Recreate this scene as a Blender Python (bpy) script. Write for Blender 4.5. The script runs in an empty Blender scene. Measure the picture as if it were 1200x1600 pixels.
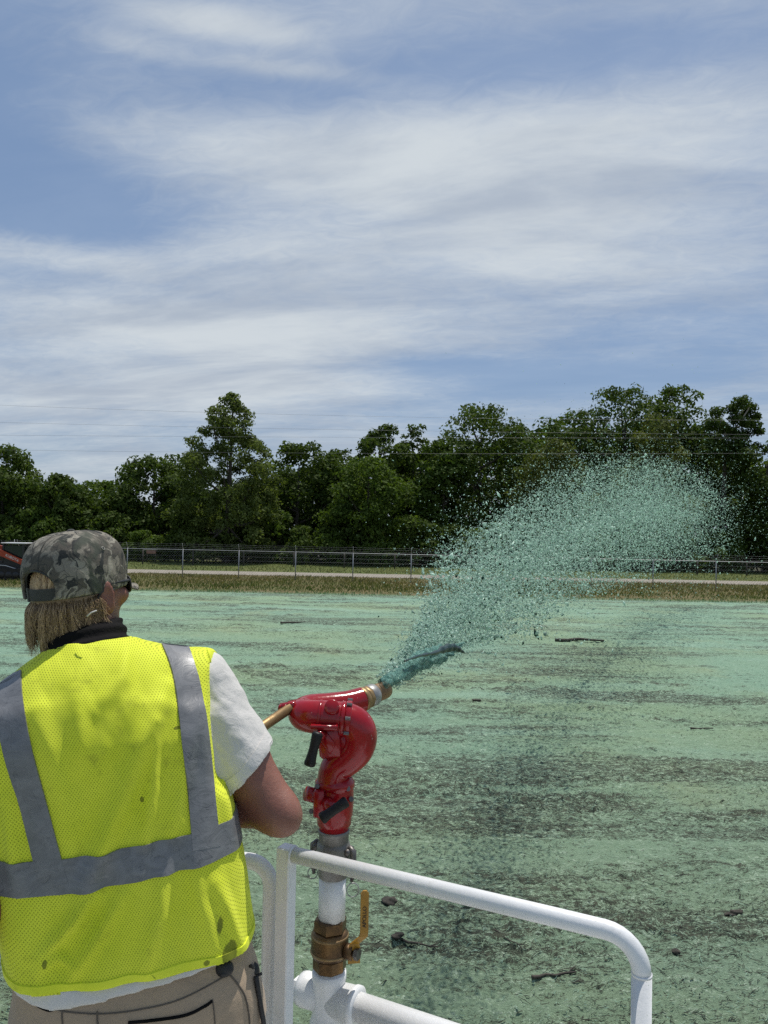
import bpy, math, random
import numpy as np
from mathutils import Vector, Matrix
from mathutils.bvhtree import BVHTree

rad = math.radians
SC = bpy.context.scene
COL = SC.collection

# ------------------------------------------------------------------ camera
CAM_H, FPX, PITCH, ROLL = 3.3, 1202.0, rad(1.38), rad(1.1)
cam_d = bpy.data.cameras.new('camera')
cam_d.sensor_fit = 'VERTICAL'
cam_d.sensor_height = 24.0
cam_d.lens = 24.0 * FPX / 1600.0
cam_d.clip_start, cam_d.clip_end = 0.05, 3000.0
cam = bpy.data.objects.new('camera', cam_d)
COL.objects.link(cam)
_f = Vector((0, math.cos(PITCH), math.sin(PITCH)))
_u0 = Vector((0, -math.sin(PITCH), math.cos(PITCH)))
_r0 = Vector((1, 0, 0))
CR = _r0 * math.cos(ROLL) + _u0 * math.sin(ROLL)
CU = _u0 * math.cos(ROLL) - _r0 * math.sin(ROLL)
CF = _f
CC = Vector((0, 0, CAM_H))
cam.matrix_world = Matrix(((CR.x, CU.x, -CF.x, CC.x), (CR.y, CU.y, -CF.y, CC.y), (CR.z, CU.z, -CF.z, CC.z), (0, 0, 0, 1)))
SC.camera = cam

# ------------------------------------------------------------------ light, sky, exposure
SUN_EL, SUN_AZ = rad(70), rad(30)            # azimuth from +Y towards +X
sun_d = bpy.data.lights.new('sun', 'SUN')
sun_d.energy = 4.0
sun_d.angle = rad(0.55)
sun_d.color = (1.0, 0.955, 0.88)
sun = bpy.data.objects.new('sun', sun_d)
COL.objects.link(sun)
SUNV = Vector((math.sin(SUN_AZ) * math.cos(SUN_EL), math.cos(SUN_AZ) * math.cos(SUN_EL), math.sin(SUN_EL)))
sun.rotation_euler = (-SUNV).to_track_quat('-Z', 'Y').to_euler()
SC.view_settings.view_transform = 'Standard'
SC.view_settings.look = 'None'
SC.view_settings.exposure = 0.0
SC.view_settings.gamma = 1.0
SC.view_settings.use_curve_mapping = False
SC.cycles.max_bounces = 6
SC.cycles.transparent_max_bounces = 12
SC.cycles.use_denoising = False
try:
    SC.cycles.denoiser = 'OPENIMAGEDENOISE'
except Exception:
    pass
SC.cycles.sample_clamp_indirect = 6.0


class NT:
    """small helper to write node trees"""
    def __init__(self, tree):
        self.t = tree
        self.n = tree.nodes
        self.l = tree.links

    def new(self, typ, **kw):
        nd = self.n.new(typ)
        for k, v in kw.items():
            setattr(nd, k, v)
        return nd

    def put(self, sock, val):
        if isinstance(val, bpy.types.NodeSocket):
            self.l.new(val, sock)
        elif val is not None:
            if sock.type == 'RGBA' and len(val) == 3:
                val = (*val, 1)
            sock.default_value = val

    def math(self, op, a, b=None, c=None, clamp=False):
        nd = self.new('ShaderNodeMath', operation=op, use_clamp=clamp)
        self.put(nd.inputs[0], a)
        if b is not None:
            self.put(nd.inputs[1], b)
        if c is not None:
            self.put(nd.inputs[2], c)
        return nd.outputs[0]

    def vmath(self, op, a, b=None):
        nd = self.new('ShaderNodeVectorMath', operation=op)
        self.put(nd.inputs[0], a)
        if b is not None:
            self.put(nd.inputs[1], b)
        return nd.outputs['Value'] if op in ('LENGTH', 'DOT_PRODUCT', 'DISTANCE') else nd.outputs[0]

    def comb(self, x, y, z):
        nd = self.new('ShaderNodeCombineXYZ')
        for s, v in zip(nd.inputs, (x, y, z)):
            self.put(s, v)
        return nd.outputs[0]

    def sep(self, v):
        nd = self.new('ShaderNodeSeparateXYZ')
        self.put(nd.inputs[0], v)
        return nd.outputs

    def noise(self, vec, scale, detail=4, rough=0.55, dist=0.0, col=False, dims='3D'):
        nd = self.new('ShaderNodeTexNoise', noise_dimensions=dims)
        if vec is not None:
            self.put(nd.inputs['Vector'], vec)
        nd.inputs['Scale'].default_value = scale
        nd.inputs['Detail'].default_value = detail
        nd.inputs['Roughness'].default_value = rough
        nd.inputs['Distortion'].default_value = dist
        return nd.outputs['Color' if col else 'Fac']

    def voro(self, vec, scale, feature='F1', rnd=1.0, out='Distance'):
        nd = self.new('ShaderNodeTexVoronoi', feature=feature)
        self.put(nd.inputs['Vector'], vec)
        nd.inputs['Scale'].default_value = scale
        nd.inputs['Randomness'].default_value = rnd
        return nd.outputs[out]

    def ramp(self, fac, lo, hi, smooth=True):
        nd = self.new('ShaderNodeMapRange', interpolation_type='SMOOTHSTEP' if smooth else 'LINEAR')
        self.put(nd.inputs[0], fac)
        self.put(nd.inputs[1], lo)
        self.put(nd.inputs[2], hi)
        return nd.outputs[0]

    def mix(self, fac, a, b, typ='MIX'):
        nd = self.new('ShaderNodeMix', data_type='RGBA', blend_type=typ)
        self.put(nd.inputs['Factor'], fac)
        self.put(nd.inputs[6], a)
        self.put(nd.inputs[7], b)
        return nd.outputs[2]

    def scale_vec(self, v, s):
        nd = self.new('ShaderNodeVectorMath', operation='MULTIPLY')
        self.put(nd.inputs[0], v)
        nd.inputs[1].default_value = s
        return nd.outputs[0]


world = bpy.data.worlds.new('World')
SC.world = world
world.use_nodes = True
wt = NT(world.node_tree)
wt.n.clear()
_out = wt.new('ShaderNodeOutputWorld')
_bg = wt.new('ShaderNodeBackground')
_bg.inputs['Strength'].default_value = 0.10
wt.l.new(_bg.outputs[0], _out.inputs[0])
_sky = wt.new('ShaderNodeTexSky', sky_type='NISHITA')
_sky.sun_disc = False
_sky.sun_elevation = SUN_EL
_sky.sun_rotation = SUN_AZ
_sky.altitude = 100
_sky.air_density = 1.0
_sky.dust_density = 1.2
_sky.ozone_density = 1.6
_dir = wt.vmath('NORMALIZE', wt.new('ShaderNodeTexCoord').outputs['Generated'])
_dx, _dy, _dz = wt.sep(_dir)
_z = wt.math('MAXIMUM', _dz, 0.0)
_inv = wt.math('DIVIDE', 1.0, wt.math('ADD', _z, 0.13))
_u = wt.math('MULTIPLY', _dx, _inv)
_v = wt.math('MULTIPLY', _dy, _inv)
# cirrus sheet: coordinates turned and stretched so the wisps run across the view
_a = rad(-14)
_ur = wt.math('ADD', wt.math('MULTIPLY', _u, math.cos(_a)), wt.math('MULTIPLY', _v, math.sin(_a)))
_vr = wt.math('SUBTRACT', wt.math('MULTIPLY', _v, math.cos(_a)), wt.math('MULTIPLY', _u, math.sin(_a)))
_warp = wt.noise(wt.comb(wt.math('MULTIPLY', _u, 0.55), wt.math('MULTIPLY', _v, 0.8), 3.1), 1.0, 3, 0.5)
_wofs = wt.math('MULTIPLY', wt.math('SUBTRACT', _warp, 0.5), 1.5)
_n1 = wt.noise(wt.comb(wt.math('MULTIPLY', _ur, 0.62), wt.math('ADD', wt.math('MULTIPLY', _vr, 0.95), _wofs), 0.7), 1.0, 8, 0.54, 0.2)
_n2 = wt.noise(wt.comb(wt.math('MULTIPLY', _ur, 1.3), wt.math('ADD', wt.math('MULTIPLY', _vr, 1.9), _wofs), 5.2), 1.25, 9, 0.60, 0.45)
_n3 = wt.noise(wt.comb(wt.math('MULTIPLY', _ur, 1.7), wt.math('MULTIPLY', _vr, 2.9), 9.4), 3.6, 9, 0.64, 0.7)
_n4 = wt.noise(wt.comb(wt.math('MULTIPLY', _ur, 3.0), wt.math('ADD', wt.math('MULTIPLY', _vr, 5.0), _wofs), 1.4), 3.4, 9, 0.66, 1.0)
_cl = wt.math('ADD', wt.math('MULTIPLY', wt.math('SUBTRACT', _n4, 0.5), 0.16), wt.math('MULTIPLY', _n1, 0.68), wt.math('ADD', wt.math('MULTIPLY', _n2, 0.26), wt.math('MULTIPLY', _n3, 0.16)))
# the sheet thickens towards the horizon; a clear gap and a denser bank where the photograph has them


def _blob(az, el, sa, se, k):
    d = Vector((math.sin(rad(az)) * math.cos(rad(el)), math.cos(rad(az)) * math.cos(rad(el)), math.sin(rad(el))))
    rx = Vector((math.cos(rad(az)), -math.sin(rad(az)), 0))
    ru = rx.cross(d)
    x = wt.math('DIVIDE', wt.vmath('DOT_PRODUCT', _dir, tuple(rx)), math.sin(rad(sa)))
    y = wt.math('DIVIDE', wt.vmath('DOT_PRODUCT', _dir, tuple(ru)), math.sin(rad(se)))
    front = wt.math('GREATER_THAN', wt.vmath('DOT_PRODUCT', _dir, tuple(d)), 0.0)
    r2 = wt.math('ADD', wt.math('MULTIPLY', x, x), wt.math('MULTIPLY', y, y))
    e = wt.math('POWER', 2.718, wt.math('MULTIPLY', r2, -1.0))
    return wt.math('MULTIPLY', wt.math('MULTIPLY', e, front), k)


_cov = wt.math('ADD', _cl, wt.math('SUBTRACT', wt.math('MULTIPLY', wt.math('SUBTRACT', 1.0, wt.ramp(_z, 0.05, 0.62)), 0.11), -0.105))
for _b in ((-25, 21.0, 9, 3.2, -0.24), (-21, 16.6, 8, 1.2, -0.10), (-29, 26, 6, 3, -0.06), (3, 12.3, 6, 0.9, -0.17), (17, 11.0, 9, 0.9, -0.15), (12, 31.5, 24, 2.0, -0.13),
           (-13, 33, 6, 1.0, 0.20), (-8, 31, 5, 0.6, 0.14), (-19, 31, 3, 0.7, 0.10), (0, 26, 17, 3.2, 0.12), (6, 19, 22, 4.0, 0.10), (-12, 14.5, 18, 2.5, 0.14), (-26, 17.9, 8, 1.2, 0.16), (-14, 9.5, 16, 2.0, 0.10), (14, 27.5, 8, 1.5, 0.07)):
    _cov = wt.math('ADD', _cov, _blob(*_b))
_dens = wt.ramp(_cov, 0.40, 0.72)
_dens = wt.math('ADD', 0.17, wt.math('MULTIPLY', _dens, 0.77))
_shade = wt.ramp(wt.noise(wt.comb(wt.math('MULTIPLY', _ur, 0.9), wt.math('MULTIPLY', _vr, 2.4), 2.4), 1.3, 7, 0.58, 0.3), 0.30, 0.68)
_ccol = wt.mix(_shade, (4.3, 4.9, 5.75), (6.5, 7.0, 7.35))
_skyc = wt.mix(0.5, wt.mix(1.0, _sky.outputs[0], (0.95, 0.95, 0.95), 'MULTIPLY'), (1.25, 2.55, 5.0))
_final = wt.mix(_dens, _skyc, _ccol)
wt.l.new(_final, _bg.inputs['Color'])


# ------------------------------------------------------------------ placing helpers
def P(px, py, d):
    """the point that lies d metres along the view axis behind a pixel of the 1200x1600 photograph"""
    px, py, d = float(px), float(py), float(d)
    return CC + d * (CF + CR * ((px - 600) / FPX) + CU * ((800 - py) / FPX))


def G(px, py, z=0.0):
    q = P(px, py, 1.0) - CC
    return CC + q * ((z - CAM_H) / q.z)


def PY(px, py, Y):
    """same, at world distance Y"""
    q = P(px, py, 1.0) - CC
    return CC + q * (Y / q.y)


# ------------------------------------------------------------------ object helpers
def link(ob, parent=None):
    COL.objects.link(ob)
    if parent is not None:
        ob.parent = parent
    return ob


def tag(o, label=None, cat=None, group=None, kind=None):
    for k, v in (('label', label), ('category', cat), ('group', group), ('kind', kind)):
        if v:
            o[k] = v
    return o


def empty(name, loc=(0, 0, 0), rz=0.0):
    o = bpy.data.objects.new(name, None)
    o.location = loc
    o.rotation_euler = (0, 0, rz)
    o.empty_display_size = 0.1
    return link(o)


def mesh_np(name, verts, faces, mat, parent=None, smooth=True, attr=None, uv=None):
    """verts Nx3; faces an Nx3 / Nx4 array or a list of arrays of those"""
    fl = faces if isinstance(faces, list) else [faces]
    fl = [np.asarray(f, dtype=np.int32) for f in fl if len(f)]
    me = bpy.data.meshes.new(name)
    verts = np.asarray(verts, dtype=np.float32)
    me.vertices.add(len(verts))
    me.vertices.foreach_set('co', verts.ravel())
    tot = sum(f.size for f in fl)
    nf = sum(len(f) for f in fl)
    me.loops.add(tot)
    me.loops.foreach_set('vertex_index', np.concatenate([f.ravel() for f in fl]))
    me.polygons.add(nf)
    sizes = np.concatenate([np.full(len(f), f.shape[1], dtype=np.int32) for f in fl])
    starts = np.concatenate(([0], np.cumsum(sizes)[:-1])).astype(np.int32)
    me.polygons.foreach_set('loop_start', starts)
    me.update(calc_edges=True)
    me.polygons.foreach_set('use_smooth', np.full(nf, smooth, dtype=bool))
    if attr:
        for k, v in attr.items():
            a = me.attributes.new(k, 'FLOAT', 'POINT')
            a.data.foreach_set('value', np.asarray(v, dtype=np.float32))
    if uv is not None:
        ul = me.uv_layers.new(name='UVMap')
        li = np.concatenate([f.ravel() for f in fl])
        ul.data.foreach_set('uv', np.asarray(uv, dtype=np.float32)[li].ravel())
    if mat is not None:
        me.materials.append(mat)
    ob = bpy.data.objects.new(name, me)
    return link(ob, parent)


class MB:
    """collects shapes into one mesh"""
    def __init__(self):
        self.v = []
        self.f3 = []
        self.f4 = []
        self.n = 0

    def add(self, v, f3=None, f4=None):
        v = np.asarray(v, dtype=float)
        if f3 is not None and len(f3):
            self.f3.append(np.asarray(f3, dtype=int) + self.n)
        if f4 is not None and len(f4):
            self.f4.append(np.asarray(f4, dtype=int) + self.n)
        self.v.append(v)
        self.n += len(v)
        return self

    def tube(self, pts, rs, seg=12, caps=True, squash=None):
        pts = [Vector(p) for p in pts]
        n = len(pts)
        if not hasattr(rs, '__len__'):
            rs = [rs] * n
        tang = []
        for i in range(n):
            t = pts[min(i + 1, n - 1)] - pts[max(i - 1, 0)]
            tang.append(t.normalized() if t.length > 1e-9 else Vector((0, 0, 1)))
        nrm = tang[0].orthogonal().normalized() if abs(tang[0].z) > 0.9 else tang[0].cross(Vector((0, 0, 1))).normalized()
        vs, f4, f3 = [], [], []
        for i in range(n):
            nrm = (nrm - tang[i] * nrm.dot(tang[i]))
            nrm = nrm.normalized() if nrm.length > 1e-6 else tang[i].orthogonal().normalized()
            bi = tang[i].cross(nrm)
            for k in range(seg):
                a = 2 * math.pi * k / seg
                vs.append(pts[i] + nrm * (math.cos(a) * rs[i]) + bi * (math.sin(a) * rs[i]))
        for i in range(n - 1):
            for k in range(seg):
                k2 = (k + 1) % seg
                f4.append((i * seg + k, i * seg + k2, (i + 1) * seg + k2, (i + 1) * seg + k))
        if caps:
            for i, fl in ((0, True), (n - 1, False)):
                c = len(vs)
                vs.append(pts[i])
                for k in range(seg):
                    k2 = (k + 1) % seg
                    f3.append((c, i * seg + k2, i * seg + k) if fl else (c, i * seg + k, i * seg + k2))
        return self.add([tuple(v) for v in vs], f3, f4)

    def lathe(self, origin, axis, prof, seg=24):
        """prof: list of (along, radius)"""
        o, ax = Vector(origin), Vector(axis).normalized()
        return self.tube_raw([o + ax * a for a, r in prof], [max(r, 1e-4) for a, r in prof], ax, seg)

    def tube_raw(self, pts, rs, ax, seg):
        n1 = ax.orthogonal().normalized()
        b1 = ax.cross(n1)
        vs, f4, f3 = [], [], []
        n = len(pts)
        for i in range(n):
            for k in range(seg):
                a = 2 * math.pi * k / seg
                vs.append(tuple(pts[i] + n1 * (math.cos(a) * rs[i]) + b1 * (math.sin(a) * rs[i])))
        for i in range(n - 1):
            for k in range(seg):
                k2 = (k + 1) % seg
                f4.append((i * seg + k, i * seg + k2, (i + 1) * seg + k2, (i + 1) * seg + k))
        for i, fl in ((0, True), (n - 1, False)):
            c = len(vs)
            vs.append(tuple(pts[i]))
            for k in range(seg):
                k2 = (k + 1) % seg
                f3.append((c, i * seg + k2, i * seg + k) if fl else (c, i * seg + k, i * seg + k2))
        return self.add(vs, f3, f4)

    def box(self, c, ex, ey, ez, bev=0.0):
        """c centre; ex,ey,ez half-extent vectors; a chamfer of bev metres"""
        c, ex, ey, ez = Vector(c), Vector(ex), Vector(ey), Vector(ez)
        if bev <= 0:
            vs = []
            for sz in (-1, 1):
                for sy in (-1, 1):
                    for sx in (-1, 1):
                        vs.append(tuple(c + ex * sx + ey * sy + ez * sz))
            f4 = [(0, 2, 3, 1), (4, 5, 7, 6), (0, 1, 5, 4), (2, 6, 7, 3), (0, 4, 6, 2), (1, 3, 7, 5)]
            return self.add(vs, None, f4)
        L = [ex.length, ey.length, ez.length]
        E = [ex.normalized(), ey.normalized(), ez.normalized()]
        vs, idx = [], {}
        for sx in (-1, 1):
            for sy in (-1, 1):
                for sz in (-1, 1):
                    s = (sx, sy, sz)
                    for ax in range(3):
                        p = c.copy()
                        for k in range(3):
                            p += E[k] * s[k] * (L[k] - (0 if k == ax else bev))
                        idx[(s, ax)] = len(vs)
                        vs.append(tuple(p))
        f3, f4 = [], []
        for s in [(a, b, d) for a in (-1, 1) for b in (-1, 1) for d in (-1, 1)]:
            t = (idx[(s, 0)], idx[(s, 1)], idx[(s, 2)])
            f3.append(t if s[0] * s[1] * s[2] > 0 else t[::-1])
        for ax in range(3):
            o1, o2 = [k for k in range(3) if k != ax]
            for sg in (-1, 1):
                q = []
                for (a, b) in ((-1, -1), (1, -1), (1, 1), (-1, 1)):
                    s = [0, 0, 0]
                    s[ax], s[o1], s[o2] = sg, a, b
                    q.append(idx[(tuple(s), ax)])
                flip = (sg < 0) != (ax == 1)
                f4.append(tuple(q[::-1]) if flip else tuple(q))
            for a in (-1, 1):
                for b in (-1, 1):
                    s0, s1 = [0, 0, 0], [0, 0, 0]
                    s0[ax], s1[ax] = -1, 1
                    s0[o1] = s1[o1] = a
                    s0[o2] = s1[o2] = b
                    f4.append((idx[(tuple(s0), o1)], idx[(tuple(s1), o1)], idx[(tuple(s1), o2)], idx[(tuple(s0), o2)]))
        return self.add(vs, f3, f4)

    def ball(self, c, ax, ay, az, seg=16, rings=10):
        c, ax, ay, az = Vector(c), Vector(ax), Vector(ay), Vector(az)
        vs, f4, f3 = [], [], []
        for i in range(1, rings):
            th = math.pi * i / rings
            for k in range(seg):
                a = 2 * math.pi * k / seg
                vs.append(tuple(c + ax * (math.sin(th) * math.cos(a)) + ay * (math.sin(th) * math.sin(a)) + az * math.cos(th)))
        for i in range(rings - 2):
            for k in range(seg):
                k2 = (k + 1) % seg
                f4.append((i * seg + k, (i + 1) * seg + k, (i + 1) * seg + k2, i * seg + k2))
        t, b = len(vs), len(vs) + 1
        vs += [tuple(c + az), tuple(c - az)]
        for k in range(seg):
            k2 = (k + 1) % seg
            f3.append((t, k, k2))
            o = (rings - 2) * seg
            f3.append((b, o + k2, o + k))
        return self.add(vs, f3, f4)

    def torus(self, c, axis, R, r, seg=24, ts=8):
        ax = Vector(axis).normalized()
        n1 = ax.orthogonal().normalized()
        b1 = ax.cross(n1)
        c = Vector(c)
        vs, f4 = [], []
        for i in range(seg):
            a = 2 * math.pi * i / seg
            e = n1 * math.cos(a) + b1 * math.sin(a)
            for k in range(ts):
                b = 2 * math.pi * k / ts
                vs.append(tuple(c + e * (R + r * math.cos(b)) + ax * (r * math.sin(b))))
        for i in range(seg):
            for k in range(ts):
                i2, k2 = (i + 1) % seg, (k + 1) % ts
                f4.append((i * ts + k, i2 * ts + k, i2 * ts + k2, i * ts + k2))
        return self.add(vs, None, f4)

    def build(self, name, mat, parent=None, smooth=True, angle=None, recalc=True):
        v = np.concatenate(self.v)
        fl = []
        if self.f4:
            fl.append(np.concatenate(self.f4))
        if self.f3:
            fl.append(np.concatenate(self.f3))
        ob = mesh_np(name, v, fl, mat, parent, smooth)
        if recalc:
            import bmesh
            bm = bmesh.new()
            bm.from_mesh(ob.data)
            bmesh.ops.recalc_face_normals(bm, faces=bm.faces)
            bm.to_mesh(ob.data)
            bm.free()
        if smooth and angle is not None:
            ob.data.set_sharp_from_angle(angle=rad(angle))
        return ob


def rel(ob, root):
    """parent ob (built in world coordinates) under root without moving it"""
    ob.parent = root
    ob.matrix_parent_inverse = Matrix.Translation(-Vector(root.location)) if root.rotation_euler.z == 0 else \
        (Matrix.Translation(Vector(root.location)) @ Matrix.Rotation(root.rotation_euler.z, 4, 'Z')).inverted()
    return ob


def smooth_path(pts, n=8):
    """Catmull-Rom through pts (each a tuple of any length)"""
    pts = [np.array(p, dtype=float) for p in pts]
    out = []
    for i in range(len(pts) - 1):
        p0, p1, p2, p3 = pts[max(i - 1, 0)], pts[i], pts[i + 1], pts[min(i + 2, len(pts) - 1)]
        for k in range(n):
            t = k / n
            out.append(0.5 * ((2 * p1) + (p2 - p0) * t + (2 * p0 - 5 * p1 + 4 * p2 - p3) * t * t + (3 * p1 - p0 - 3 * p2 + p3) * t ** 3))
    out.append(pts[-1])
    return out


# ------------------------------------------------------------------ noise
_prm = np.random.RandomState(7).permutation(65536).astype(np.int64)


def _h(ix, iy, s):
    return _prm[(_prm[(ix + 7919 * s) & 65535] + iy) & 65535] / 65535.0


def vnoise(x, y, s=0):
    x = np.asarray(x, dtype=float)
    y = np.asarray(y, dtype=float)
    ix, iy = np.floor(x).astype(np.int64), np.floor(y).astype(np.int64)
    fx, fy = x - ix, y - iy
    fx = fx * fx * fx * (fx * (fx * 6 - 15) + 10)
    fy = fy * fy * fy * (fy * (fy * 6 - 15) + 10)
    a, b, c, d = _h(ix, iy, s), _h(ix + 1, iy, s), _h(ix, iy + 1, s), _h(ix + 1, iy + 1, s)
    return (a + (b - a) * fx) * (1 - fy) + (c + (d - c) * fx) * fy


def fbm(x, y, oct=4, s=0, g=0.5):
    t, amp, tot = 0, 1.0, 0
    for o in range(oct):
        t = t + amp * vnoise(x * 2 ** o + 17.3 * o, y * 2 ** o - 9.1 * o, s + o)
        tot += amp
        amp *= g
    return t / tot


# ------------------------------------------------------------------ signed distance modelling
class Field:
    def __init__(self, lo, hi, h):
        self.lo = np.array(lo, dtype=float)
        self.h = h
        n = np.ceil((np.array(hi) - self.lo) / h).astype(int) + 1
        self.F = np.full(n, 0.2, dtype=np.float32)
        self.ax = [self.lo[i] + h * np.arange(n[i]) for i in range(3)]

    def sub(self, lo, hi):
        s = []
        for i in range(3):
            a = int(np.clip(np.floor((lo[i] - self.lo[i]) / self.h), 0, self.F.shape[i]))
            b = int(np.clip(np.ceil((hi[i] - self.lo[i]) / self.h) + 1, 0, self.F.shape[i]))
            s.append(slice(a, b))
        s = tuple(s)
        g = np.meshgrid(self.ax[0][s[0]], self.ax[1][s[1]], self.ax[2][s[2]], indexing='ij', sparse=True)
        return s, g

    def blend(self, s, d, k):
        o = self.F[s]
        if k <= 0:
            self.F[s] = np.minimum(o, d)
        else:
            h = np.clip(0.5 + 0.5 * (o - d) / k, 0, 1)
            self.F[s] = o + (d - o) * h - k * h * (1 - h)

    def cut(self, s, d):
        self.F[s] = np.maximum(self.F[s], d)

    @staticmethod
    def d_cap(g, a, b, ra, rb):
        a, b = np.array(a, dtype=float), np.array(b, dtype=float)
        ab = b - a
        L = max(float(ab @ ab), 1e-12)
        X = [g[i] - a[i] for i in range(3)]
        t = np.clip((X[0] * ab[0] + X[1] * ab[1] + X[2] * ab[2]) / L, 0, 1)
        return np.sqrt((X[0] - t * ab[0]) ** 2 + (X[1] - t * ab[1]) ** 2 + (X[2] - t * ab[2]) ** 2) - (ra + (rb - ra) * t)

    def cap(self, a, b, ra, rb, k=0.02):
        a, b = np.array(a, dtype=float), np.array(b, dtype=float)
        m = max(ra, rb) + 0.06
        s, g = self.sub(np.minimum(a, b) - m, np.maximum(a, b) + m)
        self.blend(s, self.d_cap(g, a, b, ra, rb), k)

    @staticmethod
    def d_ell(g, c, M, r, n=2.0):
        c = np.array(c, dtype=float)
        X = [g[i] - c[i] for i in range(3)]
        q = 0
        for j in range(3):
            e = M[j]
            q = q + np.abs((X[0] * e[0] + X[1] * e[1] + X[2] * e[2]) / r[j]) ** n
        return (q ** (1 / n) - 1) * min(r)

    def ell(self, c, M, r, k=0.02, n=2.0):
        m = max(r) + 0.06
        c = np.array(c, dtype=float)
        s, g = self.sub(c - m, c + m)
        self.blend(s, self.d_ell(g, c, M, r, n), k)

    def plane(self, p, nrm):
        """keep the side opposite to nrm"""
        s, g = self.sub(self.lo, self.lo + self.h * np.array(self.F.shape))
        n = np.array(nrm, dtype=float)
        n /= np.linalg.norm(n)
        self.cut(s, (g[0] - p[0]) * n[0] + (g[1] - p[1]) * n[1] + (g[2] - p[2]) * n[2])

    def nets(self, smooth=1):
        F = self.F
        F[0], F[-1], F[:, 0], F[:, -1], F[:, :, 0], F[:, :, -1] = [0.2] * 6
        ins = F < 0
        n = np.array(F.shape) - 1
        cnt = np.zeros(n, dtype=np.int8)
        for dx in (0, 1):
            for dy in (0, 1):
                for dz in (0, 1):
                    cnt += ins[dx:n[0] + dx, dy:n[1] + dy, dz:n[2] + dz]
        act = (cnt > 0) & (cnt < 8)
        idx = np.full(n, -1, dtype=np.int64)
        I = np.argwhere(act)
        idx[act] = np.arange(len(I))
        cor = {}
        for dx in (0, 1):
            for dy in (0, 1):
                for dz in (0, 1):
                    cor[(dx, dy, dz)] = F[I[:, 0] + dx, I[:, 1] + dy, I[:, 2] + dz].astype(float)
        acc = np.zeros((len(I), 3))
        num = np.zeros(len(I))
        for c0 in cor:
            for axd in range(3):
                if c0[axd] == 0:
                    c1 = list(c0)
                    c1[axd] = 1
                    a, b = cor[c0], cor[tuple(c1)]
                    m = (a < 0) != (b < 0)
                    t = np.where(m, a / np.where(m, a - b, 1), 0)
                    p = np.zeros((len(I), 3)) + np.array(c0)
                    p[:, axd] += t
                    acc += p * m[:, None]
                    num += m
        V = self.lo + self.h * (I + acc / np.maximum(num, 1)[:, None])
        quads = []
        for axd in range(3):
            o1, o2 = (axd + 1) % 3, (axd + 2) % 3
            sl0, sl1 = [slice(None)] * 3, [slice(None)] * 3
            sl0[axd], sl1[axd] = slice(0, -1), slice(1, None)
            a, b = ins[tuple(sl0)], ins[tuple(sl1)]
            E = np.argwhere(a != b)
            E = E[(E[:, o1] > 0) & (E[:, o2] > 0) & (E[:, o1] < n[o1]) & (E[:, o2] < n[o2])]
            flip = a[tuple(E.T)]
            c = []
            for (p, q) in ((-1, -1), (0, -1), (0, 0), (-1, 0)):
                J = E.copy()
                J[:, o1] += p
                J[:, o2] += q
                c.append(idx[tuple(J.T)])
            Q = np.stack(c, 1)
            Q[~flip] = Q[~flip][:, ::-1]
            quads.append(Q)
        Q = np.concatenate(quads)
        Q = Q[(Q >= 0).all(1)]
        for _ in range(smooth):
            S = np.zeros_like(V)
            N = np.zeros(len(V))
            for k in range(4):
                a, b = Q[:, k], Q[:, (k + 1) % 4]
                np.add.at(S, a, V[b])
                np.add.at(S, b, V[a])
                np.add.at(N, a, 1)
                np.add.at(N, b, 1)
            V = 0.5 * V + 0.5 * S / np.maximum(N, 1)[:, None]
        return V, Q


def vnormals(V, Q):
    n = np.cross(V[Q[:, 2]] - V[Q[:, 0]], V[Q[:, 3]] - V[Q[:, 1]])
    N = np.zeros_like(V)
    for k in range(4):
        np.add.at(N, Q[:, k], n)
    return N / np.maximum(np.linalg.norm(N, axis=1), 1e-12)[:, None]


# ------------------------------------------------------------------ materials
def new_mat(name):
    m = bpy.data.materials.new(name)
    m.use_nodes = True
    t = NT(m.node_tree)
    t.n.clear()
    o = t.new('ShaderNodeOutputMaterial')
    b = t.new('ShaderNodeBsdfPrincipled')
    t.l.new(b.outputs[0], o.inputs[0])
    return m, t, b, o


def bump(t, b, height, strength=0.3, dist=0.01):
    nd = t.new('ShaderNodeBump')
    nd.inputs['Strength'].default_value = strength
    nd.inputs['Distance'].default_value = dist
    t.put(nd.inputs['Height'], height)
    t.l.new(nd.outputs[0], b.inputs['Normal'])


def simple(name, c1, c2=None, rough=0.6, metal=0.0, scale=8.0, bmp=0.0, bscale=None, spec=0.5, lo=0.35, hi=0.65, coat=0.0, bdist=0.005):
    m, t, b, o = new_mat(name)
    pos = t.new('ShaderNodeTexCoord').outputs['Object']
    if c2 is not None:
        f = t.ramp(t.noise(pos, scale, 6, 0.62), lo, hi)
        t.put(b.inputs['Base Color'], t.mix(f, c1, c2))
        t.put(b.inputs['Roughness'], t.math('ADD', rough - 0.06, t.math('MULTIPLY', f, 0.12)))
    else:
        b.inputs['Base Color'].default_value = (*c1, 1)
        b.inputs['Roughness'].default_value = rough
    b.inputs['Metallic'].default_value = metal
    b.inputs['Specular IOR Level'].default_value = spec
    b.inputs['Coat Weight'].default_value = coat
    if bmp:
        bump(t, b, t.noise(pos, bscale or scale * 5, 4, 0.6), bmp, bdist)
    return m


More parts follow.
